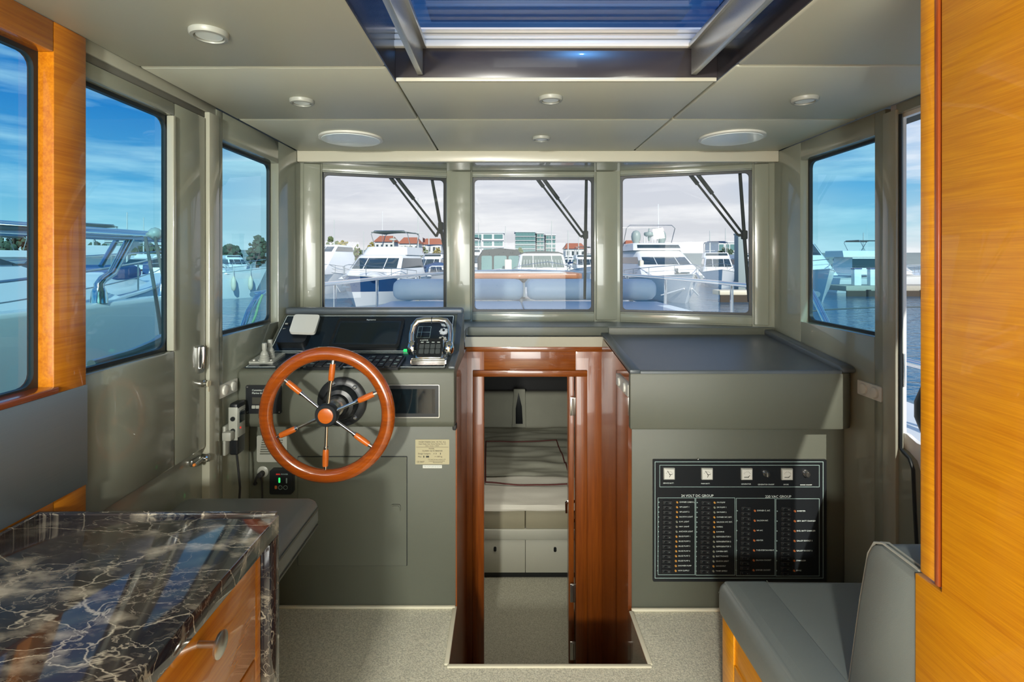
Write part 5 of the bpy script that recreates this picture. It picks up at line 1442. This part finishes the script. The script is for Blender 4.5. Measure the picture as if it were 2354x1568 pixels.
    if rails:
        m = MB()
        n = len(top) // 2
        pts = [V((p.x * .96, p.y * .99, p.z + .62)) for p in top[5:-5]]
        m.tube(pts, .024, 6)
        for p in pts[::2]:
            m.tube([p, p - V((0, 0, .60))], .018, 5)
        m.tube([p - V((0, 0, .3)) for p in pts], .012, 5)
        obj('pulpit', m, K['steel'], root)
    if extras: extras(root)
    root.location = loc
    root.rotation_euler = (0, 0, head)
    return root
PI = math.pi

# --- left of the middle: cruiser with a navy hull band
def ex1(r):
    m = MB(); m.lathe([(.02, 0), (.25, .02), (.28, .10), (.1, .16)], (0, 3.4, 4.1), (0, 0, 1), 14); m.tube([(0, 3.4, 3.5), (0, 3.4, 4.12)], .05, 6); obj('radar', m, K['gel_sh'], r)
    m = MB(); m.tube([(0, 10.95, 1.72), (.1, 11.35, 1.5), (.25, 11.3, 1.2), (-.25, 11.3, 1.2)], .045, 6); obj('anchor', m, K['steel'], r)
    for x in (-1.7,):
        m = MB(); m.tube([(1.2, 10.0, 1.3), (.5, 10.9, .9)], .012, 4); obj('line', m, K['rope_w'], r)
    m = MB(); m.tube([(1.3, 2.0, 3.2), (1.3, 2.0, 6.3)], .02, 5); obj('aerial', m, K['gel'], r)
    m = MB(); m.tube([(-1.5, 1.0, 3.2), (-1.5, 1.0, 4.4)], .02, 5); m.box((-1.5, .8, 4.2), (.02, .5, .3)); obj('flag', m, K['maroon'], r)
p = P(868, 688, 30.5)
motor_yacht('motor_yacht', 'white motor yacht with a navy hull band and grey green bimini left of the middle', (p.x, p.y + 9.5, ZW), PI - .12, 11, 4.25, 1.5, 'gel', 'navy', (1.5, 8.0, 3.7, 3.0, 1.5, 3.05, 2.0, .2, .42, .86), (.8, 5.4, 3.1, 2.8, 3.05, 3.62, .5, 0, 1, 0), (1.4, 4.2, 2.6, 3.5, 4.75, 'canvas'), ex1, house2=(7.2, 10.0, 2.4, 1.9, 1.6, 1.95, .8, .1, 1, 0))
# white yacht to its left, half hidden
p = P(752, 672, 38)
motor_yacht('motor_yacht', 'plain white cruiser with a long sloping foredeck at the far left of the windscreen', (p.x - 2.2, p.y + 10, ZW), PI - .05, 11, 4.2, 1.7, 'gel', None, (1.0, 9.2, 3.9, 2.9, 1.6, 4.0, 4.6, .1, .75, .93), None, None, None)
# sport boat with blue covers behind the navy hulled yacht
def ex2(r):
    m = MB(); m.loft([[V((x, y, z)) for x, z in ((-1.4, 1.5), (-1.3, 2.1), (0, 2.5), (1.3, 2.1), (1.4, 1.5))] for y in (1.2, 5.5)]); obj('cockpit_cover', m, K['canvas_bl'], r)
    m = MB(); m.tube([(-1.4, 4, 1.5), (-1.3, 3.2, 3.3), (1.3, 3.2, 3.3), (1.4, 4, 1.5)], .05, 6); obj('arch', m, K['steel'], r)
p = P(968, 655, 44)
motor_yacht('sport_boat', 'sport boat with blue cockpit covers behind the left bolster', (p.x, p.y + 8, ZW), PI + .25, 9, 3.4, 1.25, 'gel', None, (4.2, 7.4, 2.8, 2.0, 1.3, 2.2, 1.8, 0, .3, .9), None, None, ex2)

# --- middle: canopy boat and the boat with a covered windscreen
def ex3(r):
    m = MB(); m.loft([[V((x * k, y, z)) for x, z in ((-1.55, 1.2), (-1.55, 2.3), (-1.2, 2.85), (0, 2.95), (1.2, 2.85), (1.55, 2.3), (1.55, 1.2))] for y, k in ((1.2, .96), (5.0, 1.0), (5.6, .92))]); cv = obj('canopy', m, K['canvas_dk'], r, label='dark canopy')
    for x0, x1 in ((-1.25, -.55), (-.42, .42), (.55, 1.25)):
        m = MB(); m.plate(rrect(x0, x1, 1.35, 2.45, .1), 0, .03, M=Fr((0, 5.62, 0), (-1, 0, 0), (0, 0, 1)).M); obj('canopy_window', m, K['bglass'], cv)
    m = MB(); m.bx(-.75, -.3, 6.3, 6.5, 1.2, 2.2, .05); obj('deck_locker', m, K['fender'], r)
p = P(1150, 690, 43)
cb_ = motor_yacht('canopy_boat', 'small cruiser under a dark canopy with clear panels left of the middle window', (p.x, p.y + 7, ZW), PI, 8.5, 3.3, 1.3, 'gel', None, None, None, None, ex3, rails=False)
cb_.scale = (1.25, 1.25, 1.25)
def ex4(r):
    m = MB()
    for i in range(16):
        x = -1.45 + 2.9 * i / 15
        m.tube([(x, 6.8, 2.42), (x * .97, 6.55, 2.72)], .014, 4)
    obj('lacing', m, K['gel_sh'], r)
    m = MB(); m.box((.2, 8.15, 1.93), (.75, .05, .10)); obj('name_plate', m, K['navy'], r)
    m = MB(); m.lathe([(.30, 0), (.30, .04), (.1, .1)], (-.5, 8.6, 1.78), (0, 0, 1), 16); obj('deck_hatch', m, K['boatglass'], r)
    m = MB(); m.loft([[V((-1.5, y, 3.12)), V((-1.1, y, 3.26)), V((0, y, 3.32)), V((1.1, y, 3.26)), V((1.5, y, 3.12)), V((0, y, 3.1))] for y in (2.2, 5.6)]); obj('roof_cover', m, K['canvas_dk'], r)
p = P(1256, 690, 31)
motor_yacht('motor_yacht', 'white motor yacht with a grey laced cover over its windscreen in the middle window', (p.x, p.y + 9.5, ZW), PI, 10.5, 4.0, 1.62, 'gel', None, (1.6, 7.2, 3.5, 2.9, 1.6, 3.15, 1.4, .1, .40, .90), None, None, ex4)
for o in [k for k in bpy.data.objects if k.name.startswith('windscreen') and k.type == 'MESH' and k.parent and k.parent.parent and k.parent.parent.get('label', '').find('laced') > 0]:
    o.data.materials[0] = K['canvas']; o.name = 'windscreen_cover'

# --- right: large yacht with flybridge, domes and bare bimini frame
def ex5(r):
    for x in (-.98, .98):
        m = MB(); m.lathe([(.22, 0), (.24, .12), (.33, .30), (.36, .55), (.32, .80), (.2, .97), (.02, 1.03)], (x, 3.9, 3.95), (0, 0, 1), 18); obj('satellite_dome', m, K['dome'], r)
    m = MB(); m.lathe([(.06, 0), (.12, .3), (.36, .42), (.40, .54), (.36, .66), (.08, .72), (.04, .95)], (0, 4.0, 4.15), (0, 0, 1), 18); obj('radar', m, K['dome'], r)
    m = MB()
    for x in (-.62, -.4, -.2, .2, .4):
        m.tube([(x, 4.2, 3.9), (x, 4.2, 4.5)], .02, 5)
    m.tube([(-1.4, 2, 3.8), (-1.4, 1.9, 7.2)], .03, 5)
    obj('aerials', m, K['gel'], r)
    m = MB(); m.box((-.55, 9.3, 1.86), (.9, .4, .10), None, .03); m.box((-.3, 8.9, 1.9), (.08, .5, .5)); obj('deck_hatch', m, K['boatglass'], r)
    m = MB(); m.tube([(-.4, 11.9, 1.9), (-.55, 12.1, 1.55)], .09, 6); m.box((-.6, 11.9, 1.65), (.5, .1, .25)); obj('anchor', m, K['steel'], r)
    m = MB(); m.box((1.75, 7.8, 2.0), (.3, .5, 1.4), None, .1); obj('folded_cover', m, K['fender'], r)
    m = MB()
    for x in (-1.2, 0, 1.2):
        m.tube([(x * .2, 11.75, .95), (x, 10.3 + abs(x) * .05, .45)], .05, 6)
    obj('spray_rail', m, K['gel'], r)
p = P(1572, 691, 31.5)
motor_yacht('motor_yacht', 'large white flybridge yacht with two grey domes and bare awning frame at the right', (p.x, p.y + 12.0, ZW), PI + .03, 12.5, 4.6, 1.5, 'gel', None, (1.8, 9.6, 4.2, 3.2, 1.55, 3.45, 3.2, .2, .45, .72), (.8, 6.6, 3.7, 3.4, 3.4, 3.95, .6, 0, .3, .75), (1.2, 4.4, 3.7, 3.8, 5.35, None), ex5)
# smaller boat left of it with green screens
def ex6(r):
    m = MB(); m.loft([[V((x, y, z)) for x, z in ((-1.3, 2.9), (-1.35, 3.05), (1.35, 3.05), (1.3, 2.9))] for y in (1.2, 6.2)]); obj('hard_top', m, K['gel'], r)
    m = MB()
    for x in (-1.25, 1.25):
        m.tube([(x, 1.4, 1.3), (x, 1.4, 2.95)], .05, 5); m.tube([(x, 6.0, 1.3), (x, 5.9, 2.95)], .05, 5)
    obj('top_posts', m, K['gel'], r)
    m = MB(); m.tube([(0, 3, 3.0), (0, 3, 4.0)], .04, 5); m.box((0, 3, 4.1), (1.0, .2, .1)); obj('radar', m, K['gel_sh'], r)
p = P(1448, 668, 50)
motor_yacht('pilot_boat', 'pilot house boat with green glass left of the large flybridge yacht', (p.x, p.y + 7, ZW), PI - .1, 9, 3.4, 1.35, 'gel', None, (2.4, 6.4, 2.7, 2.4, 1.4, 3.0, .5, .2, .30, .85), None, None, ex6)
# boats behind at the right of the windscreen
k_ = 0
def cruiser(px, d, head, lab, L=9.5, B=3.4, py=None, grp='moored cruisers behind the pontoon', cov='canvas_bl', flyb=True, sc=1.0):
    pp = P(px, 690, d)
    r = motor_yacht('cruiser', lab, (pp.x, d, ZW), head, L, B, 1.45, 'gel', None, (1.2, 6.6, 3.0, 2.4, 1.5, 3.0, 1.9, .2, .35, .88), (.6, 4.2, 2.6, 2.3, 2.95, 3.5, .5, 0, .4, .85) if flyb else None, (1.0, 3.4, 2.2, 3.3, 4.7, cov) if cov else None, None, group=grp)
    r.scale = (sc, sc, sc)
    return r
cruiser(1640, 58, PI - .3, 'cruiser just right of the flybridge yacht with a blue awning')
cruiser(1408, 74, PI + .15, 'cruiser half hidden behind the pillar right of the middle window', cov=None)
cruiser(1335, 80, PI, 'cruiser seen beside the middle wiper blade', cov='canvas_dk')
cruiser(1085, 66, PI, 'cruiser under the white office building with a dark awning', cov='canvas_dk', sc=1.15)
cruiser(1010, 70, PI - .1, 'cruiser beyond the left bolster near the left wiper tip', cov='canvas_bl')
cruiser(930, 74, PI + .2, 'far cruiser right of the navy banded yacht', cov=None)
cruiser(800, 82, PI, 'far cruiser above the roof of the plain white cruiser', cov='canvas')
cruiser(1690, 76, PI, 'far cruiser beside the grey pile', cov=None)

# --- right window: stern part of a white yacht, moored cruisers, pontoon
def ex7(r):
    m = MB(); m.prism([(7.0, 1.6), (10.9, 1.75), (9.6, 3.4), (8.6, 5.2), (8.2, 5.2)], 'x', -1.2, 1.2, .05); obj('foredeck_screen', m, K['gel'], r)
p = P(1908, 683, 31.5)
motor_yacht('motor_yacht', 'tall white yacht bow at the left edge of the right side window', (p.x + .15 * 11.5, p.y + .99 * 11.5, ZW), PI - .15, 11.5, 4.0, 1.75, 'gel', None, (2.0, 9.0, 3.5, 2.8, 1.7, 4.4, 3.6, .2, .5, .8), None, None, None)
for x_, d, hd, lab, cv, fl__ in ((27.5, 44.2, -PI / 2, 'long white cruiser moored nearest behind the right pontoon', None, True), (34.0, 52, -PI / 2 + .1, 'second white cruiser behind the nearest one at the right pontoon', 'canvas_dk', True), (30.0, 60, -PI / 2, 'farthest white cruiser behind the right pontoon', None, True)):
    r = cruiser(2000, d, hd, lab, L=11.5, B=3.6, cov=cv, flyb=fl__, grp='moored cruisers at the right pontoon')
    r.location.x = x_
t = thing('pontoon', 'low concrete pontoon crossing the water at the right', 'pontoon', (40, 40, ZW))
m = MB(); m.bx(25.4, 60, 38.5, 41.2, ZW + .38, ZW + .78, .05); obj('deck', m, K['concrete'], t)
m = MB(); m.bx(25.4, 60, 38.42, 38.5, ZW - .05, ZW + .42)
obj('side_timber', m, K['pontoon_dk'], t)
for x in range(27, 58, 4):
    m = MB(); m.cyl((x, 38.36, ZW - .2), (x, 38.36, ZW + .5), .14, seg=8); obj('fender_post', m, K['pontoon_dk'], t)
for x, w in ((26.7, .9), (27.9, .7)):
    pd = thing('service_pedestal', 'white service post on the pontoon, ' + ('left' if x < 27 else 'right') + ' one in the right side window', 'post', (x, 39.3, ZW + .78), 'service posts on the pontoon')
    m = MB(); m.box((x, 39.3, ZW + 1.4), (.55, .4, 1.25), None, .06); obj('body', m, K['gel'], pd)
    m = MB(); m.box((x, 39.3, ZW + 2.05), (.6, .45, .1), None, .03); obj('cap', m, K['navy'], pd)
t = thing('pontoon', 'timber edged pontoon right of the flybridge yacht', 'pontoon', (16, 34, ZW))
m = MB(); m.bx(13.8, 17.0, 33.2, 34.4, ZW + .45, ZW + .75, .05); obj('deck', m, K['fender'], t)
m = MB(); m.bx(13.8, 17.0, 33.12, 33.2, ZW - .05, ZW + .45); obj('side_timber', m, K['pontoon_dk'], t)
p = P(1704, 640, 38)
t = thing('mooring_pile', 'thick pale grey pile standing right of the flybridge yacht', 'pile', (p.x, 38, ZW))
m = MB(); m.box((p.x - .1, 38, 1.05), (.55, .7, 4.6), None, .04); obj('shaft', m, K['pile'], t)
m = MB(); m.box((p.x - .1, 38, 3.4), (.62, .78, .12), None, .03); obj('cap', m, K['render_g'], t)

# --- left: neighbouring yacht, and a boat with fenders further ahead
def ex8(r):
    m = MB(); m.box((.2, 10.2, 2.42), (1.6, .9, .35), None, .15); obj('sun_pad', m, K['canvas_bl'], r)
    m = MB(); m.box((-.9, 8.7, 2.35), (.7, .5, .5), None, .1); obj('locker', m, K['gel'], r)
    m = MB()
    for k in range(4):
        m.box((1.62, 7.4, 2.42 + .07 * k), (.05, .9, .03))
    obj('louvre', m, K['boatglass'], r)
    m = MB(); m.tube([(1.2, 2.5, 3.3), (1.25, 3.2, 3.9), (.9, 5.4, 3.9), (.6, 6.2, 3.35)], .04, 6); obj('awning_frame', m, K['steel'], r)
motor_yacht('motor_yacht', 'big white yacht moored close alongside the left bulwark', (-9.3, 1.0, ZW), -.02, 13.0, 4.4, 1.9, 'gel', None, (.8, 9.4, 3.7, 2.9, 1.95, 3.22, 3.8, .2, .52, .80), None, None, ex8, house2=(8.6, 11.4, 2.4, 1.6, 2.0, 2.45, .9, 0, 1, 0))
def ex9(r):
    for x, y in ((1.40, 7.6), (.82, 8.6)):
        m = MB(); m.lathe([(.02, 0), (.13, .1), (.17, .35), (.15, .8), (.05, 1.0), (.02, 1.05)], (x, y, .55), (0, 0, 1), 12); obj('fender', m, K['fender'], r)
        m = MB(); m.tube([(x, y, 1.6), (x - .06, y, 2.3)], .02, 5); obj('line', m, K['rope_w'], r)
    m = MB(); m.loft([[V((x, y, z)) for x, z in ((-1.3, 1.6), (-1.1, 2.5), (0, 2.7), (1.1, 2.5), (1.3, 1.6))] for y in (2.2, 4.6)]); obj('canopy', m, K['canvas_bl'], r)
p = P(560, 683, 36)
motor_yacht('motor_yacht', 'white cruiser with two pale fenders seen through the small left window', (p.x - 8.2, p.y - 1.5, ZW), -PI / 2 + .35, 9.6, 3.9, 1.75, 'gel', None, (2.6, 7.6, 3.0, 2.2, 1.75, 3.0, 1.8, .2, .35, .86), None, None, ex9)
for px, d, lab in ((250, 28, 'white cruiser beyond the close yacht behind the slanted braces'), (40, 42, 'white cruiser beyond the aft window at the far left'), (375, 68, 'far white cruiser beside the dark cords')):
    cruiser(px, d, 1.2, lab, grp='cruisers beyond the close left yacht', cov='canvas')

# a few small boats along the far pontoons
for i, (px, d, lab) in enumerate(((988, 113, 'small far cruiser between the blue covered sport boat and the left wiper'), (1118, 100, 'small far cruiser over the roof of the canopy boat'), (1316, 128, 'small far cruiser between the laced cover yacht and the middle wiper'), (1658, 99, 'small far cruiser below the low white hall'), (318, 90, 'small far cruiser between the braces and the dark cords'), (520, 88, 'small far cruiser at the left edge of the small left window'))):
    cruiser(px, d, PI + (.8 if px < 600 else .4 * math.sin(i * 2.3)), lab, grp='far row of small cruisers', cov=None)
# masts
def sail(px, d, top, lab, h0=-.1):
    pp = P(px, 600, d); zt = EYE + (HY - top) * d / FPX
    r = thing('sailing_boat', lab, 'sailing boat', (pp.x, d, ZW), 'masts of far sailing boats')
    o_ = V((pp.x, d, ZW))
    sh = lambda t: .9 + .2 * t
    m = MB(); m.loft([[p + o_ - V((0, 4, 0)) for p in outline(9, 2.8, .5, lambda t: -.2)], [p + o_ - V((0, 4, 0)) for p in outline(9, 2.8, 1, sh)]]); obj('hull', m, K['gel'], r)
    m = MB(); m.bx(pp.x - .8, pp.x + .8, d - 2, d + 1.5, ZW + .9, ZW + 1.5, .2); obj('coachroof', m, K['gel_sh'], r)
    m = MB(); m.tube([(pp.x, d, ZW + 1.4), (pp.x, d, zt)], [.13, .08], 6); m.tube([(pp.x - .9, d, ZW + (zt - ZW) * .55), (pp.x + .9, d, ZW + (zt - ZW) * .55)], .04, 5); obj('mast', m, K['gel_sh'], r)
    m = MB(); m.tube([(pp.x, d - .1, ZW + 2.2), (pp.x + .4, d - 3.6, ZW + 2.3)], .14, 8); obj('boom', m, K['canvas_bl'], r)
for px, d, top, lab in ((768, 90, 505, 'sailing boat mast at the far left of the windscreen'), (961, 85, 455, 'tall white mast right of the green bimini'), (986, 95, 535, 'short mast left of the left wiper arms'), (1162, 110, 520, 'mast beside the white office building'), (1268, 105, 508, 'mast over the middle of the windscreen'), (1306, 90, 530, 'mast left of the middle wiper yoke'), (1466, 88, 540, 'mast left of the awning frame of the flybridge yacht'), (1632, 92, 530, 'thin mast right of the awning frame'), (836, 112, 532, 'short mast behind the navy banded yacht'), (905, 112, 520, 'thin mast behind the green bimini'), (1100, 118, 512, 'thin mast over the white office building'), (1330, 116, 540, 'short mast right of the tower blocks'), (1480, 112, 546, 'thin mast beside the left grey dome'), (1668, 110, 524, 'thin mast over the low white hall'), (1985, 90, 535, 'mast behind the right pontoon'), (214, 60, 520, 'mast over the close left yacht, left one'), (292, 78, 488, 'mast over the close left yacht, taller middle one'), (330, 100, 500, 'mast over the close left yacht, right of the braces'), (385, 62, 505, 'mast over the close left yacht, near the window edge')):
    sail(px, d, top, lab)

# ------------------------------------------------------------------ shore
m = MB()
m.loft([[V((-400, 330, ZW)), V((-400, 360, 7)), V((-400, 420, ZW))], [V((-120, 330, ZW)), V((-120, 360, 9)), V((-120, 420, ZW))], [V((40, 330, ZW)), V((40, 360, 6)), V((40, 420, ZW))], [V((400, 330, ZW)), V((400, 360, 7)), V((400, 420, ZW))]])
obj('shore', m, K['hill'], label='low hazy shore behind the marina', kind=S)
def building(px0, px1, top, d, lab, rows, cols, wall, gl, deep=10, roof=None):
    a = P(px0, top, d); b = P(px1, top, d); w = b.x - a.x; h = a.z - ZW
    t = thing('building', lab, 'building', ((a.x + b.x) / 2, d, ZW))
    m = MB(); m.bx(a.x, b.x, d, d + deep, ZW, a.z); wl__ = obj('wall', m, K[wall], t)
    m = MB(); m.bx(a.x - .3, b.x + .3, d - .3, d + deep + .3, a.z, a.z + .5); obj('parapet', m, K['render_w'], t)
    fh = (a.z - 1.0) / rows
    for j in range(rows):
        for i in range(cols):
            cw = w / cols
            x = a.x + cw * i
            m = MB(); m.bx(x + cw * .10, x + cw * .90, d - .12, d + .05, 1.0 + fh * j + fh * .2, 1.0 + fh * j + fh * .82); wn_ = obj('window', m, K[gl], t)
            if roof != 'noslab' and i == 0:
                m = MB(); m.bx(a.x - .2, b.x + .2, d - .5, d + .1, 1.0 + fh * j - .12, 1.0 + fh * j + .12); obj('balcony_slab', m, K['render_w'], t)
building(1060, 1158, 536, 200, 'white office building with green glass bands in the middle window', 4, 4, 'render_w', 'bglass', 16)
building(1185, 1230, 534, 230, 'green glass tower block in the middle window', 7, 6, 'bglass', 'bglass', 14)
building(1234, 1250, 537, 235, 'pale tower block right of the green glass tower', 7, 2, 'render_g', 'bglass', 12)
building(1255, 1277, 541, 240, 'grey tower block, rightmost of the three towers', 6, 3, 'render_g', 'bglass', 12)
building(1652, 1690, 558, 210, 'low white hall right of the flybridge yacht', 2, 3, 'render_w', 'bglass', 14)
building(240, 285, 533, 180, 'grey block on the shore behind the left side rail', 3, 4, 'render_g', 'bglass', 14)
def house(px0, px1, eave, d, lab):
    a = P(px0, eave, d); b = P(px1, eave, d); w = b.x - a.x
    t = thing('house', lab, 'house', ((a.x + b.x) / 2, d, ZW), 'red roofed shore houses')
    m = MB(); m.bx(a.x, b.x, d, d + 8, ZW, a.z); obj('wall', m, K['render_w'], t)
    m = MB(); m.loft([[V((a.x - .5, d - .6, a.z)), V((a.x - .5, d + 8.6, a.z)), V((a.x + w * .12, d + 4, a.z + 2.4))], [V((b.x + .5, d - .6, a.z)), V((b.x + .5, d + 8.6, a.z)), V((b.x - w * .12, d + 4, a.z + 2.4))]]); obj('roof', m, K['tile'], t)
    for i in range(4):
        x = a.x + w * (i + .3) / 4
        m = MB(); m.bx(x, x + w * .11, d - .08, d + .05, a.z - 2.6, a.z - 1.0); obj('window', m, K['boatglass'], t)
house(862, 905, 556, 190, 'red roofed house under the green bimini'); house(918, 962, 560, 185, 'red roofed house right of the green bimini'); house(970, 1014, 562, 195, 'red roofed house left of the left wiper yoke'); house(1440, 1476, 566, 200, 'red roofed house left of the flybridge yacht'); house(1300, 1345, 572, 210, 'red roofed house beside the middle wiper')
def tree(px, top, d, w, mt_, lab, base=None):
    pp = P(px, 600, d); zt = EYE + (HY - top) * d / FPX; sc = d / FPX; r = w * sc / 2
    t = thing('tree', lab, 'tree', (pp.x, d, ZW), 'shore trees')
    m = MB(); m.tube([(pp.x, d, ZW), (pp.x, d, zt - r)], [.4, .25], 6); obj('trunk', m, K['bark'], t)
    rnd = random.Random(px * 7 + d)
    m = MB()
    for i in range(90):
        while True:
            u = V((rnd.uniform(-1, 1), rnd.uniform(-1, 1), rnd.uniform(-1, 1)))
            if .35 < u.length < 1: break
        hh = (zt + .3) / 2
        c = V((pp.x + u.x * r * .8, d + u.y * r * .8, (zt - .3) / 2 + u.z * hh * .88))
        b = bmesh.new(); bmesh.ops.create_icosphere(b, subdivisions=1, radius=r * rnd.uniform(.13, .26))
        for v in b.verts:
            v.co = v.co * (1 + .5 * mnoise.noise(v.co * 3 + c)) + c
        m.add(b)
    o = obj('crown', m, K[mt_], t)
for px, top, d, w, mt_, lab in ((762, 540, 150, 44, 'foliage', 'round green tree at the left end of the windscreen'), (790, 548, 145, 36, 'foliage_y', 'yellow tree at the left end of the windscreen'), (822, 560, 150, 22, 'foliage', 'small tree between the plain cruiser and the bimini'), (853, 552, 160, 30, 'foliage_y', 'yellow green tree below the left end of the bimini'), (938, 563, 150, 34, 'foliage', 'green tree right of the navy banded yacht'), (976, 566, 155, 26, 'foliage', 'green tree under the tall white mast'), (1004, 566, 160, 24, 'foliage_y', 'bush beside the left wiper yoke'), (1196, 566, 140, 22, 'foliage', 'small tree in front of the green glass tower'), (592, 535, 120, 56, 'foliage_d', 'dark tree at the right edge of the small left window'), (530, 560, 130, 60, 'foliage_d', 'low dark tree in the small left window'), (30, 508, 120, 60, 'foliage_d', 'tree on the shore in the aft window'), (225, 556, 110, 70, 'foliage_d', 'low tree behind the close left yacht'), (340, 558, 130, 70, 'foliage_d', 'low tree behind the close left yacht near the cords'), (-40, 515, 120, 70, 'foliage_d', 'tree at the far left edge of the aft window'), (1668, 566, 150, 40, 'foliage_d', 'dark trees in front of the low white hall'), (1830, 560, 150, 50, 'foliage_d', 'dark tree behind the moored cruisers at the right')):
    tree(px, top, d, w, mt_, lab)
